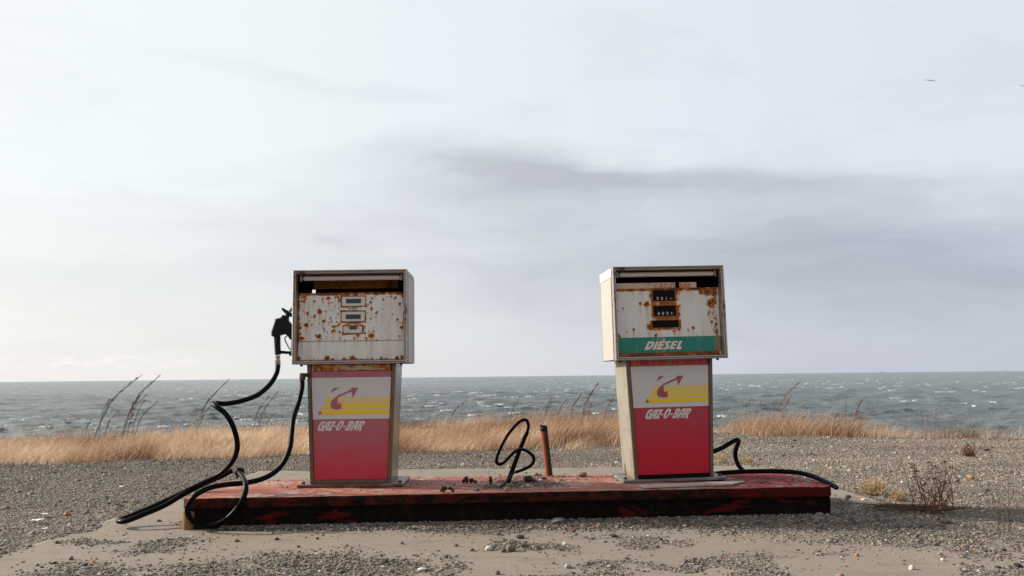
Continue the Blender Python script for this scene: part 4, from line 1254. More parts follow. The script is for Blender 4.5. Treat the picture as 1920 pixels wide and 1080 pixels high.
    # lamp tube and its holders
    mb = MB(); mb.tube([(-0.315, CY0 + 0.035, 1.371), (0.322, CY0 + 0.035, 1.371)], 0.0165, 20); tb = mb.build('lamp_tube', M['tube'], root, True)
    for s_ in (-1, 1):
        mb = MB()
        mb.tube([(s_ * 0.3155 if s_ < 0 else 0.3225, CY0 + 0.035, 1.371), (s_ * 0.326 if s_ < 0 else 0.333, CY0 + 0.035, 1.371)], 0.014, 14)
        mb.box(s_ * 0.334 - 0.006, s_ * 0.334 + 0.006, CY0 + .02, CY0 + .05, 1.35, 1.390)
        mb.build('lamp_holder', M['brass'], tb, True)
    mb = MB(); mb.box(-0.345, 0.345, CY0 + 0.005, CY0 + 0.06, 1.391, 1.397); mb.build('lamp_tray', M['iron'], root)
    # dial panel
    if not right:
        mb = MB(); mb.box(-0.300, 0.285, 0.20, 0.204, 1.322, 1.378); mb.build('rusty_tray', M['rustback'], root)
        SP = [(437,462,20),(487,458,9),(510,345,14),(460,350,8),(470,543,14),(322,578,16),(368,570,8),(353,538,6),(515,393,9),(540,382,8),(595,335,12),(570,340,10),(527,516,8),(516,550,7),(538,545,6),(433,670,18),(404,662,7),(413,668,7),(453,692,7),(434,708,6),(497,688,6),(498,674,5),(473,624,8),(473,600,8),(503,637,6),(551,625,14),(575,628,6),(560,590,12),(578,585,9),(547,585,7),(883,437,12),(923,472,11),(880,350,9),(868,380,7),(871,521,7),(906,508,4),(880,668,24),(857,634,8),(895,632,7),(898,597,5),(838,690,12),(838,704,8),(761,662,15),(736,690,10),(740,680,6),(651,708,8),(925,705,8),(615,698,8),(1098,530,10),(1125,555,5),(1140,597,14),(1118,673,6),(1125,393,11),(1025,692,4),(980,358,8),(1085,340,10),(1070,350,6),(1010,330,6),(1045,330,8),(914,330,5),(390,368,8),(392,500,12),(400,488,5),(332,478,12),(305,470,6),(427,565,6),(460,515,5),(460,597,5),
              (502,860,22),(548,874,12),(648,868,14),(715,862,26),(740,862,14),(788,870,8),(848,860,8),(888,868,9),(965,860,12),(1005,866,10),(1095,862,14),(1140,852,16),(393,870,6),(265,865,14),(930,875,8),(265,600,14),(270,650,12),(285,690,20),(265,560,8),(300,330,18),(275,340,8),(280,365,7),(300,370,9),(310,350,10),(565,415,7),(565,440,6),(600,440,6),(600,480,6),(585,480,5),(590,550,8),(600,575,9),(610,640,10),(820,650,9),(850,405,7),(835,420,6),(840,475,4),(825,590,9),(1150,330,14),(1150,560,8)]
        rng_ = random.Random(2)
        SP += [(rng_.uniform(270, 600), rng_.uniform(320, 700), rng_.choice([3, 3.5, 4, 5])) for _ in range(46)] + [(rng_.uniform(840, 1140), rng_.uniform(320, 700), rng_.choice([2.5, 3, 4])) for _ in range(22)]
        BD = [(250, 296, 1165, 308, 0.95, 12), (246, 300, 256, 700, 0.85, 16), (1156, 300, 1168, 700, 0.6, 10), (246, 700, 256, 890, 0.55, 12), (250, 880, 1165, 892, 0.75, 10), (1158, 700, 1166, 880, .5, 8),
              (618, 326, 832, 334, 0.8, 10), (618, 326, 626, 418, 0.8, 9), (826, 326, 834, 418, 0.8, 10), (618, 412, 834, 420, 0.75, 10),
              (616, 456, 830, 464, 0.8, 9), (616, 456, 624, 550, 0.8, 9), (822, 456, 830, 550, 0.8, 9), (616, 544, 830, 552, 0.75, 10),
              (634, 580, 808, 588, 0.8, 9), (634, 580, 642, 650, 0.8, 9), (799, 580, 807, 650, 0.8, 9), (634, 645, 808, 652, 0.8, 10), (655, 550, 800, 566, .38, 12)]
        p = rust_grid('dial_panel', -0.352, 0.352, ZL(705, 716)[1], ZL(705, 298)[1], CY0 + 0.030, SP, BD, M['dial'], root, ZL, 1290.0, seed=1)
        p2 = rust_grid('lower_dial_panel', -0.352, 0.352, CB + .024, ZL(705, 712)[1], CY0 + 0.027, SP, BD, M['dial'], root, ZL, 1290.0, seed=1)
        mb = MB(); zs_ = ZL(705, 713)[1]; mb.box(-0.352, 0.352, CY0 + .0255, CY0 + .0268, zs_ - .0015, zs_ + .0015); mb.build('panel_seam', M['post'], p2)
        def rect(mb_, a, b, c, d, y0, y1):
            (u0, v1), (u1, v0) = ZL(a, b), ZL(c, d)
            mb_.box(u0, u1, y0, y1, v0, v1, min(0.004, (y1 - y0) * 0.4))
        for (pl, lc, nm) in (((626, 334, 826, 412), (662, 353, 790, 390), 'a'), ((624, 464, 822, 544), (660, 487, 788, 525), 'b'), ((642, 588, 799, 645), (693, 588, 757, 615), 'c')):
            mb = MB(); rect(mb, *pl, CY0 + 0.026, CY0 + 0.031); d_ = mb.build('display_plate', M['plate'], root)
            mb = MB(); rect(mb, *lc, CY0 + 0.0245, CY0 + 0.0262); mb.build('screen', M['glass_dark'], d_)
        for a in (683, 768):
            mb = MB(); u, v = ZL(a, 601); mb.tube([(u, CY0 + .026, v), (u, CY0 + .0225, v)], 0.0035, 8)
            mb.build('screw', M['iron'], d_)
        font_text('dollar_sign', '$', 0.036, *ZL(603, 372), M['ink'], p, CY0 + 0.0285, 0, 1.0, 1.0, 0.0012)
        font_text('litres_text', 'LITRES', 0.021, *ZL(719, 562), M['ink'], p, CY0 + 0.0285, 0, 1.1, 1.25)
        font_text('cent_sign', '\u00a2', 0.026, *ZL(812, 610), M['ink'], p, CY0 + 0.0285, 0, 1.1)
        font_text('maker_text', 'BENNETT', 0.0135, *ZL(720, 437), M['ink'], p, CY0 + 0.0285, 0, 1.15)
    else:
        SP = [(508,428,15),(572,433,26),(348,468,9),(447,663,14),(388,686,8),(450,725,5),(597,640,28),(657,720,12),(997,655,14),(956,671,9),(868,338,10),(878,447,10),(823,710,5),(1038,728,8),(1155,420,26),(1180,400,20),(1190,460,15),(1150,505,11),(1145,525,10),(1197,505,8),(1173,603,7),(1180,345,12),(1215,620,14),(1222,690,14),(290,360,8),(290,490,10),(295,535,9),(300,690,8),(308,725,18),(868,525,14),(1205,560,10),(1190,430,14),(1160,455,10),(975,318,4),(880,640,10),(825,680,12),(870,672,12),(722,886,16),(395,300,8),(440,296,12)]
        rng_ = random.Random(3)
        SP += [(rng_.uniform(1130, 1225), rng_.uniform(300, 700), rng_.choice([3, 4, 6, 8])) for _ in range(22)] + [(rng_.uniform(300, 1100), rng_.uniform(320, 720), 2.5) for _ in range(12)]
        BD = [(262, 278, 1215, 288, 0.95, 16), (590, 288, 850, 300, 0.9, 18), (604, 300, 622, 400, 0.65, 12), (830, 300, 848, 400, 0.75, 18), (610, 398, 845, 447, 0.62, 14), (616, 447, 632, 540, 0.7, 14), (838, 447, 866, 540, 0.65, 14),
              (622, 538, 862, 583, 0.62, 14), (606, 583, 622, 650, 0.7, 14), (862, 583, 884, 650, 0.7, 14), (600, 645, 880, 660, 0.7, 16), (560, 296, 590, 300, .6, 20),
              (1080, 288, 1200, 322, 0.85, 34), (1205, 320, 1222, 720, 0.62, 16), (268, 300, 276, 720, 0.5, 10), (290, 886, 1240, 900, 0.85, 12), (1080, 878, 1240, 890, 0.7, 12), (320, 730, 330, 738, .5, 8)]
        p = rust_grid('dial_panel', -0.352, 0.352, CB + .024, ZR(743, 282)[1], CY0 + 0.030, SP, BD, M['dial'], root, ZR, 1364.0, seed=6)
        gz1, gz0 = ZR(743, 735)[1], ZR(743, 876)[1]
        gb = rust_grid('green_band', -0.3515, 0.3515, gz0, gz1, CY0 + 0.0275, [(1225, 840, 10), (1215, 800, 5), (1235, 770, 6)], [(1236, 735, 1246, 876, .5, 9)], M['green'], root, ZR, 1364.0, seed=8)
        poly_text('lettering', [[[ZD(*q) for q in pl] for pl in g] for g in D_], M['dieselwhite'], gb, CY0 + 0.0255)
        def rect(mb_, a, b, c, d, y0, y1):
            (u0, v1), (u1, v0) = ZR(a, b), ZR(c, d)
            mb_.box(u0, u1, y0, y1, v0, v1, 0.0008)
        for (pl, nm, dg) in (((622, 305, 830, 398), 1, [('0', 667, 380), ('0', 708, 380), ('1', 748, 381), ('=', 790, 380), ('.', 806, 372)]), ((630, 447, 840, 538), 2, [('0', 678, 520), ('0', 718, 519), ('0', 758, 518), ('8', 797, 517), ('.', 815, 511)]), ((620, 583, 865, 645), 3, [])):
            mb = MB(); rect(mb, *pl, CY0 + 0.026, CY0 + 0.031); d_ = mb.build('display_window', M['void'], root)
            for ch, a, b in dg: font_text('digit', ch, 0.028 if ch in '01' else 0.020, *ZR(a, b), M['digit'], d_, CY0 + 0.0252, 0, 0.95)
        font_text('dollar_sign', '$', 0.032, *ZR(601, 355), M['ink'], p, CY0 + 0.0285, 0, 1.0, 1.0, 0.0012)
        font_text('litres_text', 'LITRES', 0.020, *ZR(741, 555), M['ink'], p, CY0 + 0.0285, 0, 1.15, 1.3)
        font_text('cent_sign', '\u00a2', 0.024, *ZR(877, 612), M['ink'], p, CY0 + 0.0285, 0, 1.1)
        font_text('maker_text', 'BENNETT', 0.0125, *ZR(735, 421), M['ink'], p, CY0 + 0.0285, 0, 1.1)
        # old name strip that shows above the dial panel, its lower half hidden
        (a0, z1), (a1, z0) = ZR(276, 239), ZR(838, 330)
        mb = MB(); mb.box(a0, a1, CY0 + .036, CY0 + .038, z0, z1)
        b0, b1 = ZR(872, 239)[0], ZR(1030, 239)[0]; mb.box(b0, b1, CY0 + .036, CY0 + .038, z0, z1)
        ns = mb.build('name_strip', M['strip'], root)
        font_text('old_lettering', 'GAZ-O', 0.052, ZR(735, 262)[0], ZR(743, 266)[1], M['orangetext'], ns, CY0 + .0352, 0, 0.90, 1.0, 0.0014)
        font_text('old_lettering', 'BAR', 0.052, ZR(927, 262)[0], ZR(743, 266)[1], M['orangetext'], ns, CY0 + .0352, 0, 0.80, 1.0, 0.0014)
    # screws under the cabinet
    for a in (-.33, .33):
        mb = MB(); mb.tube([(a, 0.0, CB - .002), (a, 0.0, CB - .014)], 0.009, 10); mb.build('cabinet_foot', M['iron'], root, True)

M['plate_l'] = plain('reddish_base_plate', (0.16, 0.055, 0.045), 0.4, 0.2, 0.4, 18, 0.4, (0.26, 0.19, 0.165))
M['plate_r'] = plain('grey_base_plate', (0.16, 0.155, 0.145), 0.5, 0.3, 0.4, 18, 0.4, (0.28, 0.26, 0.23))
M['strip'] = plain('old_cream_strip', (0.58, 0.45, 0.34), 0.6, 0, 0.15, 20, 0.3, (0.34, 0.24, 0.12))

p0 = on(657.5, 912.5, 0.184)
left_pump = thing('fuel_pump', 'left fuel pump, white rust-spotted face, faded pinkish door, nozzle hanging at its side', 'fuel pump', p0, (0, R(-0.15), R(0.6)), 'abandoned fuel pumps')
build_pump(left_pump, False)
p1 = on(1265, 902, 0.184)
right_pump = thing('fuel_pump', 'right fuel pump with green DIÉSEL band, black counter windows, crimson door', 'fuel pump', p1, (0, R(-0.9), R(5.0)), 'abandoned fuel pumps')
right_pump.scale = (1.015, 1.015, 1.011)
build_pump(right_pump, True)

# ------------------------------------------------------------------ hoses
def hose_path(pts, k=9): return spline([at(*p) for p in pts], k)
hose = thing('fuel_hose', 'long looping black fuel hose with nozzle beside the left pump', 'fuel hose', at(520, 683, 5.66))
O = hose.location.copy()
def rel(pts): return [p - O for p in pts]
pathA = hose_path([(521.5, 684, 5.66), (518, 701, 5.64), (505, 722, 5.6), (482, 741, 5.52), (452, 752, 5.46), (424, 757, 5.42), (405, 756, 5.40), (400.5, 757.5, 5.34), (408, 764, 5.30), (423, 776, 5.30), (436, 797, 5.32), (444, 824, 5.36),
                   (444, 846, 5.40), (434, 868, 5.45), (412, 889, 5.50), (375, 908, 5.5), (325, 932, 5.46), (275, 955, 5.42), (238, 970, 5.36), (224, 975, 5.32), (224, 977.5, 5.26), (238, 976.5, 5.24), (268, 965, 5.28),
                   (310, 947, 5.38), (345, 926, 5.46), (385, 906, 5.56), (415, 893, 5.6), (436, 882, 5.62)])
mb = MB(); mb.tube(rel(pathA), 0.0160, 16); mb.build('hose', M['rubber'], hose, True)
pathB = hose_path([(566.5, 712, 5.66), (566, 728, 5.64), (559, 757, 5.60), (550, 785, 5.52), (547, 812, 5.46), (544, 838, 5.42), (534, 863, 5.40), (518, 883, 5.38), (494, 897, 5.34), (462, 905, 5.30), (425, 908.5, 5.25), (392, 915, 5.19),
                   (366, 929, 5.12), (352.5, 948, 5.115), (353, 965, 5.12), (365, 980, 5.14), (385, 986, 5.165), (408, 982, 5.172), (430, 969, 5.172), (447, 950, 5.166), (458, 930, 5.15), (461, 911, 5.18), (456, 896, 5.28), (446.5, 883.5, 5.40)])
mb = MB(); mb.tube(rel(pathB), 0.0160, 16); mb.build('hose', M['rubber'], hose, True)
# coupling ring
mb = MB(); c0 = at(450, 885.5, 5.38) - O; c1 = at(440, 880.5, 5.5) - O; dd = (c1 - c0).normalized()
mb.tube([c0 + dd * -0.008, c0, c0 + dd * .03, c0 + dd * 0.036], [0.022, 0.029, 0.029, 0.020], 18); mb.build('coupling', M['black'], hose, True)
mb = MB(); q = at(444, 893, 5.38) - O; mb.tube([c0, q, q + Vector((0.006, 0, -0.006))], [0.008, 0.007, 0.009], 8); mb.build('clip', M['black'], hose)
# ferrule at the nozzle and elbow at the pump
def ferrule(pa, pb, r, name, mat, n=8):
    mb = MB(); mb.tube([pa - O, pa.lerp(pb, .08) - O, pa.lerp(pb, .92) - O, pb - O], [r * .85, r, r, r * .85], n); return mb.build(name, M[mat], hose)
ferrule(at(521, 684.5, 5.66), at(520.8, 674, 5.66), 0.0185, 'ferrule', 'brass')
ferrule(at(520.8, 673.5, 5.66), at(520.8, 666.5, 5.66), 0.0155, 'ferrule', 'brass', 16)
ferrule(at(565.5, 722, 5.66), at(567, 712.5, 5.66), 0.0165, 'ferrule', 'brass')
mb = MB()
e0 = at(567, 712, 5.66) - O; e1 = at(568, 703, 5.66) - O; e2 = at(580, 703.5, 5.66) - O
mb.tube([e0, e0.lerp(e1, .5), e1 + Vector((0, 0, .012))], [0.019, 0.022, 0.020], 6); mb.tube([e1, e2], 0.015, 6); mb.build('elbow', M['iron'], hose)
# nozzle
def NZ(a, b, Yd=5.66): return at(490 + a / 6.75, 560 + b / 6.75, Yd) - O
def slab_poly(mb, pl, th, Yd=5.66):
    q = [NZ(a, b, Yd) for a, b in pl]; n = len(q)
    f1 = [v + Vector((0, -th / 2, 0)) for v in q]; f2 = [v + Vector((0, th / 2, 0)) for v in q]
    c = sum(q, Vector()) / n
    r1 = [c + (v - c) * 0.90 + Vector((0, -th / 2 - 0.006, 0)) for v in q]; r2 = [c + (v - c) * 0.90 + Vector((0, th / 2 + 0.006, 0)) for v in q]
    mb.loft([r1, f1, f2, r2], False)
    o_ = len(mb.V) - 4 * n
    mb.F.append([o_ + i for i in range(n)]); mb.F.append([o_ + 3 * n + i for i in range(n)][::-1])
mb = MB()
slab_poly(mb, [(185,258),(240,245),(280,205),(345,240),(345,275),(392,335),(404,420),(396,530),(375,520),(350,480),(325,460),(290,450),(250,462),(200,474),(165,485),(135,475),(135,410)], 0.035)
noz = mb.build('nozzle', M['black'], hose)
mb = MB(); mb.tube([NZ(200, 462), NZ(203, 560), NZ(210, 712)], [0.022, 0.021, 0.0195], 16); mb.build('grip', M['black'], noz, True)
mb = MB(); mb.tube([NZ(215, 672), NZ(270, 678), NZ(345, 684), NZ(398, 668), NZ(402, 520)], [0.012, 0.0105, 0.010, 0.013, 0.012], 10); mb.tube([NZ(374, 690), NZ(374, 724)], 0.011, 10); mb.build('guard', M['black'], noz, True)
mb = MB(); mb.tube(spline([NZ(345, 462), NZ(315, 478), NZ(298, 505), NZ(312, 550), NZ(340, 605), NZ(368, 648)], 5), 0.0042, 8); mb.build('trigger', M['brass'], noz, True)
mb = MB(); mb.tube(spline([NZ(258, 122), NZ(290, 148), NZ(325, 175), NZ(355, 195), NZ(395, 215)], 4), [0.004, 0.006, 0.008, 0.0095, 0.0105, 0.011, 0.012, 0.013, 0.014, 0.015, 0.016, 0.016, 0.015, 0.014, 0.013, 0.012, 0.011], 8); mb.tube([NZ(320, 235), NZ(335, 190)], [0.018, 0.014], 10); mb.build('hook', M['black'], noz, True)
mb = MB()
sp_ = [NZ(330, 195).lerp(NZ(420, 90), i / 40) for i in range(41)]
mb.tube(sp_, [0.0095 + 0.0032 * math.cos(i * 1.15) for i in range(41)], 10); mb.build('spout', M['brass'], noz, True)

# hose of the diesel pump
hr = thing('fuel_hose', 'black fuel hose behind the diesel pump that drapes over the right end of the island', 'fuel hose', at(1340, 888, 6.1))
O = hr.location.copy()
pc = spline([at(1312, 852, 6.05), at(1335, 847, 6.08), at(1355, 839, 6.1), at(1372, 829, 6.12), at(1382, 824.5, 6.14), at(1385, 828, 6.17), at(1381, 838, 6.2), at(1378.5, 850, 6.22), at(1381, 864, 6.26), at(1388, 877, 6.32),
             Vector((1.77, 6.42, 0.10)), Vector((1.70, 6.50, 0.03)), Vector((1.55, 6.48, 0.03)), Vector((1.40, 6.40, 0.14)), at(1318, 886, 6.2), at(1334, 889, 6.12),
             at(1355, 886.5, 6.06), at(1390, 884.5, 6.02), at(1440, 883.5, 5.98), at(1480, 884.5, 5.90), at(1510, 889, 5.80), at(1535, 897.5, 5.68), at(1555, 907, 5.56), at(1568, 914, 5.48)], 9)
mb = MB(); mb.tube([p - O for p in pc], 0.0160, 16); mb.build('hose', M['rubber'], hr, True)
mb = MB(); a_ = pc[-1] - O; b_ = a_ + (pc[-1] - pc[-3]).normalized() * 0.014; mb.tube([a_, b_], [0.0135, 0.0105], 14); mb.build('cut_end', M['black'], hr, True)

# ------------------------------------------------------------------ conduit and pipe stub
cp = thing('conduit', 'ribbed black flexible conduit looping above the middle of the island', 'conduit', at(950, 904, 5.62))
O = cp.location.copy()
def CZ(a, b, Yd): return at(780 + a / 4.153, 740 + b / 4.153, Yd) - O
loop = spline([CZ(838, 345, 5.62), CZ(862, 300, 5.62), CZ(874, 262, 5.61), CZ(874, 228, 5.60), CZ(862, 202, 5.59), CZ(840, 196, 5.58), CZ(808, 210, 5.57), CZ(770, 245, 5.56), CZ(725, 300, 5.55), CZ(682, 370, 5.54), CZ(648, 440, 5.53), CZ(628, 500, 5.52), CZ(632, 532, 5.50),
               CZ(652, 543, 5.49), CZ(688, 525, 5.48), CZ(730, 482, 5.48), CZ(770, 445, 5.48), CZ(812, 427, 5.49), CZ(855, 435, 5.5), CZ(893, 460, 5.52), CZ(918, 493, 5.54), CZ(912, 530, 5.56), CZ(880, 562, 5.58), CZ(830, 585, 5.59), CZ(775, 604, 5.60)], 14)
mb = MB(); mb.tube(loop, [0.0098 + 0.0016 * math.sin(i * 2.1) for i in range(len(loop))], 12); mb.build('ribbed_hose', M['rubber'], cp, True)
stem = spline([CZ(715, 682, 5.63), CZ(742, 610, 5.62), CZ(775, 520, 5.62), CZ(808, 430, 5.62), CZ(845, 340, 5.62), CZ(868, 290, 5.615)], 6)
mb = MB(); mb.tube(stem, [0.0165 - 0.004 * i / len(stem) for i in range(len(stem))], 12); mb.build('stem', M['rubber'], cp, True)
mb = MB(); mb.tube(spline([CZ(765, 602, 5.60), CZ(735, 640, 5.58), CZ(705, 680, 5.57), CZ(672, 708, 5.56), CZ(645, 724, 5.55)], 5), [0.009 - 0.0002 * i for i in range(21)], 8); mb.build('cable_tail', M['black'], cp, True)

pb = on(1030, 893, 0.18); pt = at(1019.5, 802, pb.y)
ps_ = thing('pipe_stub', 'short leaning orange rusty pipe stub with a black charred top', 'pipe', pb)
m_rp, T, b = new_mat('orange_rusty_pipe')
co = obj_co(T); n_ = T.noise(T.scale(co, (1, 1, 0.25)), 16, 6, 0.6); 
c_ = T.mix(n_, (0.27, 0.045, 0.012), (0.14, 0.024, 0.010))
sxp = T.node('ShaderNodeSeparateXYZ'); T.l.new(co, sxp.inputs[0])
stn = T.math('ADD', T.math('ADD', T.math('MULTIPLY', sxp.outputs[0], 30.0), T.math('MULTIPLY', sxp.outputs[2], 3.3)), T.math('MULTIPLY', T.math('SUBTRACT', n_, 0.5), 1.6))
stain = T.math('MULTIPLY', T.step(stn, -0.15, 0.20), T.step(stn, 0.95, 0.6))
T.set(b.inputs['Base Color'], T.mix(stain, c_, (0.02, 0.010, 0.008))); b.inputs['Roughness'].default_value = 0.75
mb = MB(); v = pt - pb; mb.tube([Vector((0, 0, 0)), v * .25, v * .5, v * .75, v * .94], 0.0255, 20); mb.build('pipe', m_rp, ps_, True)
mb = MB(); pts_ = [v * .93, v * .96, v * 1.0, v * 1.03, v * 1.05]; mb.tube(pts_, [.0262, .0275, .026, .022, .012], 12)
for i in range(14):
    a = random.random() * 6.28; q = v * random.uniform(.97, 1.03) + Vector((math.cos(a) * .02, math.sin(a) * .02, 0)); mb.tube([q, q + Vector((random.gauss(0, .005), random.gauss(0, .004), random.uniform(.004, .018)))], [.007, .003], 5)
mb.build('charred_top', M['black'], ps_, True)

# ------------------------------------------------------------------ single stones and scraps
def stone_mesh(name, seed, flat=0.6, sub=3, rough_=0.30):
    bm = bmesh.new(); bmesh.ops.create_icosphere(bm, subdivisions=sub, radius=1.0)
    for v in bm.verts:
        q = mnoise.fractal(v.co * 0.9 + Vector((seed * 3.7, seed, 0)), 0.9, 2.0, 4)
        v.co *= 1 + rough_ * q
        v.co.z *= flat
    me = bpy.data.meshes.new(name); bm.to_mesh(me); bm.free()
    return me
def stone(px, py, wpx, z, col, label, name='stone', cat='stone', flat=0.6, seed=None, rough_=0.3, mat=None, group=None):
    p = on(px, py, z)
    r = wpx / 2 / FPX * p.y
    seed = seed if seed is not None else px * 0.13
    me = stone_mesh(name, seed, flat, 3, rough_)
    for v in me.vertices: v.co = v.co * r
    o = link(name, me, mat or stone_mat(name, col), None, True)
    o.location = p + Vector((0, 0, r * flat * 0.75)); o.rotation_euler = (0.1 * math.sin(seed), 0.1 * math.cos(seed), seed * 5)
    tag(o, label, cat, group)
    return o
IZ = 0.183
stone(1091, 894, 18, IZ, (0.22, 0.15, 0.10), 'smooth brown oval stone alone on the island left of the diesel pump', flat=.55)
stone(1005, 892, 11, IZ, (0.24, 0.18, 0.12), 'small tan round stone behind the dark lump by the conduit')
stone(991, 904, 17, IZ, (0.03, 0.022, 0.016), 'dark round lump on the island right of the conduit base', 'clod', 'lump', 0.75, rough_=.45)
stone(1000, 905, 12, IZ, (0.025, 0.02, 0.016), 'dark crumb touching the round lump right of the conduit base', 'clod', 'lump', 0.7, rough_=.5)
stone(1018, 899, 15, IZ, (0.05, 0.045, 0.04), 'flat dark stone chip in front of the rusty pipe stub', flat=.35)
stone(1014, 901.5, 7, IZ, (0.5, 0.47, 0.42), 'tiny white pebble beside the flat dark chip on the island')
stone(990, 912, 8, IZ, (0.52, 0.47, 0.43), 'white pebble in front of the dark round lump on the island')
stone(950, 919, 12, IZ, (0.30, 0.22, 0.15), 'tan oval stone at the island edge below the conduit', flat=.55)
stone(967, 906, 9, IZ, (0.2, 0.16, 0.11), 'tan pebble just right of the conduit stem')
stone(894, 920, 10, IZ, (0.08, 0.075, 0.085), 'small grey-blue chip on the island between the two rust crumbs', flat=.5)
stone(1031, 906, 20, IZ, (0.25, 0.12, 0.05), 'thin brown rust flake right of the pile on the island', 'rust_flake', 'rust flake', 0.13)
stone(1051, 900, 14, IZ, (0.26, 0.14, 0.05), 'small ochre rust flake between pipe stub and brown stone', 'rust_flake', 'rust flake', 0.16)
stone(1052, 893.5, 17, IZ, (0.20, 0.11, 0.05), 'long ochre rust flake directly right of the pipe stub foot', 'rust_flake', 'rust flake', 0.13)
def clump(px, py, w, label, seed):
    p = on(px, py, IZ); rnd = random.Random(seed); s_ = w / FPX * p.y
    bm = bmesh.new()
    for i in range(7):
        m_ = Matrix.Translation((rnd.uniform(-.5, .5) * s_, rnd.uniform(-.2, .2) * s_, (0.12 + rnd.random() * .18) * s_)) @ Euler((rnd.random() * 3, rnd.random() * 3, rnd.random() * 3)).to_matrix().to_4x4() @ Matrix.Diagonal((s_ * rnd.uniform(.12, .34), s_ * .16, s_ * .12, 1))
        g_ = bmesh.ops.create_icosphere(bm, subdivisions=2, radius=1, matrix=m_)
    for v in bm.verts:
        v.co *= 1 + 0.15 * mnoise.noise(v.co * 90)
    me = bpy.data.meshes.new('rust_clump'); bm.to_mesh(me); bm.free()
    o = link('rust_clump', me, M['clump']); o.location = p
    tag(o, label, 'debris')
M['clump'] = plain('rust_crumbs', (0.045, 0.022, 0.012), 0.9, 0, 0.7, 120, 0.1, (0.12, 0.05, 0.02))
clump(884, 906, 25, 'dark rusty clump left of the little iron bolt on the island', 1)
clump(838, 922, 21, 'dark crumbly clump at the front island edge right of the left pump', 2)
bo = thing('bolt', 'short upright rusty anchor bolt on the island left of the conduit', 'bolt', on(920, 908, IZ))
mb = MB(); mb.tube([(0, 0, 0), (0, 0, 0.05)], 0.009, 10); mb.build('shank', M['clump'], bo, True)
mb = MB(); mb.tube([(0, 0, 0.018), (0, 0, 0.030)], 0.0145, 6); mb.build('nut', M['clump'], bo)
# pale strip lying in front of the diesel pump
a = on(1196, 911, .186); b2 = on(1396, 903.5, .186); c2 = on(1372, 909.5, .186); d2 = on(1210, 915.5, .186)
mb = MB(); up = Vector((0, 0, .008)); O = (a + c2) / 2
mb.hexa([d2 - O, c2 - O, b2 - O, a - O], [d2 - O + up, c2 - O + up, b2 - O + up, a - O + up])
st = mb.build('trim_strip', M['stonechip']); st.location = O
tag(st, 'thin pale metal strip lying flat on the island before the diesel pump', 'metal strip')

ST = [(1045, 980, 26, (0.20, 0.20, 0.19), 'large flat grey stone at the foot of the island below the pipe stub', .45),
      (958, 1031, 17, (0.17, 0.135, 0.115), 'rounded grey-brown stone in the small pile on the foreground concrete', .85),
      (916, 1030, 13, (0.62, 0.58, 0.53), 'white stone left of the grey-brown stone in the foreground pile', .7),
      (944, 1033, 11, (0.10, 0.085, 0.08), 'dark stone between the white one and the grey-brown one', .7),
      (885, 1031, 9, (0.22, 0.14, 0.09), 'small brown stone left of the foreground stone pile', .7),
      (976, 1007, 15, (0.06, 0.055, 0.06), 'dark angular stone on the concrete below the conduit', .45),
      (1059, 1021, 9, (0.60, 0.57, 0.52), 'single pale pebble on the foreground concrete below the grey flat stone', .8),
      (791, 1068, 16, (0.60, 0.58, 0.55), 'white flat stone in the gravel at the bottom centre', .4),
      (933, 1075, 10, (0.15, 0.10, 0.08), 'brown round stone at the bottom edge below the stone pile', .8),
      (1064, 1063, 12, (0.36, 0.33, 0.30), 'pale grey stone in the bottom gravel right of centre', .7),
      (754, 1018, 6, (0.16, 0.16, 0.17), 'small grey pebble alone on the clean concrete', .9),
      (855, 1022, 8, (0.12, 0.11, 0.10), 'small dark stone between the lone pebble and the brown stone', .6),
      (595, 1009, 6, (0.05, 0.04, 0.04), 'black pebble below the left pump on the concrete', .7),
      (559, 1024, 6, (0.20, 0.06, 0.04), 'reddish brown pebble on the concrete under the left pump', .7),
      (1534, 974, 24, (0.20, 0.175, 0.15), 'flat tan stone at the right front corner of the island', .4),
      (1537, 967, 16, (0.24, 0.22, 0.19), 'grey stone just behind the flat tan corner stone', .6),
      (1592, 931, 9, (0.03, 0.03, 0.035), 'upper of two black stones on the bare concrete at right', .6),
      (1588, 934.5, 8, (0.04, 0.04, 0.045), 'lower of two black stones on the bare concrete at right', .6),
      (1711, 1066, 11, (0.62, 0.50, 0.42), 'pinkish white pebble at the bottom right', .8),
      (1768, 1050, 8, (0.62, 0.54, 0.48), 'cream pebble right of the pinkish white one', .8),
      (1909, 1061, 15, (0.03, 0.028, 0.035), 'black angular stone at the bottom right corner', .5),
      (1870, 1063, 10, (0.05, 0.045, 0.05), 'dark stone left of the black angular corner stone', .5),
      (1882, 1031, 9, (0.03, 0.03, 0.04), 'small black stone above the dark corner stones', .6),
      (1607, 1041, 8, (0.38, 0.19, 0.08), 'orange pebble on the bottom right concrete', .8),
      (1772, 979, 20, (0.09, 0.065, 0.05), 'long dark brown stone in the gravel below the dead plant', .45),
      (1794, 901, 11, (0.22, 0.13, 0.08), 'brown flat stone on the right gravel beyond the dead plant', .6),
      (1822, 896, 10, (0.30, 0.13, 0.04), 'rust orange stone right of the brown flat stone', .6),
      (1850, 753 + 90, 11, (0.10, 0.04, 0.035), 'dark red scrap on the far right gravel', .4),
      (1692, 904, 6, (0.68, 0.66, 0.62), 'white pebble in the gravel behind the straw tufts', .8),
      (1575, 1082, 14, (0.34, 0.18, 0.14), 'pink-brown stone at the bottom edge right', .7)]
for px, py, w_, col, lb, fl in ST: stone(px, py + 2, w_, 0.0, col, lb, flat=fl)
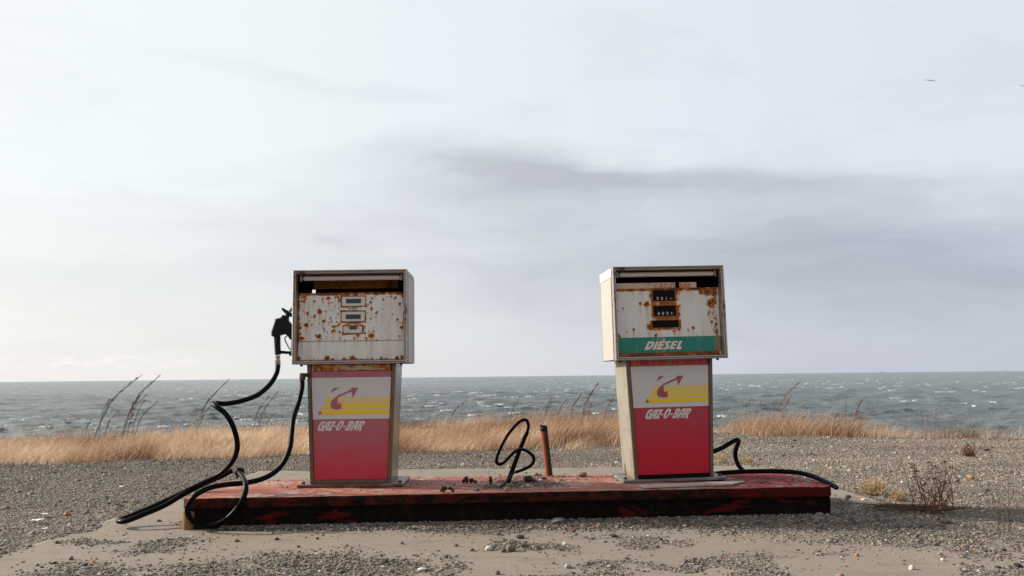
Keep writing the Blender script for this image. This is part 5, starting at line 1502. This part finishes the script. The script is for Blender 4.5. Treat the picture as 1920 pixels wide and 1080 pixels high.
# red paint flakes
M['flake'] = plain('red_paint_flake', (0.34, 0.025, 0.015), 0.6, 0, 0.3, 40)
for px, py, w_, lb in [(855, 976, 14, 'red paint flake in the grit below the left half of the island'), (1293, 970, 24, 'large red paint flake in the grit below the diesel pump'), (1075, 963, 18, 'thin red paint flake against the island foot left of the diesel pump')]:
    stone(px, py, w_, 0.005, None, lb, 'paint_flake', 'paint flake', 0.12, mat=M['flake'], rough_=.6)
# slates and bits of cardboard
for px, py, w_, col, lb in [(650, 988, 44, (0.20, 0.19, 0.17), 'long pale grey slate sliver at the island foot below the left pump'), (765, 978, 40, (0.17, 0.17, 0.16), 'grey slate plate in the grit right of the left pump'),
                            (1352, 963, 26, (0.42, 0.39, 0.36), 'pale splinter by the island foot under the diesel pump'), (1400, 961, 50, (0.26, 0.16, 0.10), 'long brown wood splinter by the island foot at right')]:
    p = on(px, py, 0.006); r = w_ / 2 / FPX * p.y; me = stone_mesh('sliver', px * .3, 0.10, 3, .5)
    for v in me.vertices: v.co = Vector((v.co.x * r, v.co.y * r * .35, v.co.z * r * .5))
    o = link('sliver', me, stone_mat('sliver', col), None, True); o.location = p + Vector((0, 0, .006)); o.rotation_euler = (0.05, 0.03, 0.15); tag(o, lb, 'splinter')
# scraps of white paper on the left gravel
m_paper = plain('white_scrap', (0.72, 0.71, 0.69), 0.7, 0, 0.08)
for px, py, w_, lb in [(69, 978, 17, 'larger white paper scrap on the left gravel'), (84, 966.5, 11, 'small white paper scrap above the larger one on the left gravel'), (84, 994, 10, 'lowest white scrap on the left gravel near the apron edge')]:
    p = on(px, py, 0.0); r = w_ / 2 / FPX * p.y; bm = bmesh.new(); bmesh.ops.create_grid(bm, x_segments=8, y_segments=6, size=1)
    for v in bm.verts: v.co = Vector((v.co.x * r * (1 + .25 * math.sin(v.co.y * 3 + px)), v.co.y * r * .9, .012 + r * .22 * mnoise.noise(v.co * 1.3 + Vector((px, 0, 0)))))
    me = bpy.data.meshes.new('paper_scrap'); bm.to_mesh(me); bm.free(); o = link('paper_scrap', me, m_paper, None, True); o.location = p; tag(o, lb, 'paper scrap')
    sol = o.modifiers.new('thickness', 'SOLIDIFY'); sol.thickness = 0.0012

# ------------------------------------------------------------------ birds and ship
def bird(px, py, Yd, span_px, label):
    p = at(px, py, Yd); s_ = span_px / FPX * Yd / 2
    o = thing('bird', label, 'bird', p, (R(4), R(3), R(8)), 'birds gliding in the sky')
    mb = MB(); mb.tube([(0, -.35 * s_, 0), (0, -.25 * s_, 0), (0, 0, 0), (0, .25 * s_, .0), (0, .4 * s_, 0)], [.02 * s_, .055 * s_, .075 * s_, .04 * s_, .015 * s_], 8); mb.build('body', M['birdgrey'], o, True)
    for sg in (-1, 1):
        mb = MB(); ch = [(0.05, .12), (.45, .11), (.8, .07), (1.0, .015)]
        top = []; 
        rings = [[(sg * u * s_, -c * s_ + (u * .10 * s_), (.03 * math.sin(u * 3)) * s_), (sg * u * s_, c * s_ + (u * .10 * s_), (.03 * math.sin(u * 3)) * s_), (sg * u * s_, u * .10 * s_, (.03 * math.sin(u * 3) + .018) * s_)] for u, c in ch]
        mb.loft(rings); mb.build('wing', M['birdgrey'], o)
bird(1745, 151, 70, 26, 'dark bird gliding in the upper right sky')
bird(1921, 161, 70, 22, 'dark bird cut by the right edge of the picture')
shp = at(1653, 697.2, 7000); 
ship = thing('ship', 'tiny grey ship on the horizon at right', 'ship', (shp.x, shp.y, SEA_Z)); ship.scale = (0.7, 0.7, 0.7)
mb = MB(); mb.loft([[(-16, -2, 0), (14, -2, 0), (18, 0, 0), (14, 2, 0), (-16, 2, 0)], [(-17, -3, 5), (15, -3, 5), (21, 0, 6), (15, 3, 5), (-17, 3, 5)]]); mb.build('hull', M['shipgrey'], ship)
mb = MB(); mb.box(-14, -4, -2.4, 2.4, 5.01, 10); mb.box(-12, -6, -2, 2, 10.01, 12.5); mb.build('superstructure', M['shipgrey'], ship)
mb = MB(); mb.tube([(6, 0, 5), (6, 0, 14)], .4, 6); mb.build('mast', M['shipgrey'], ship)
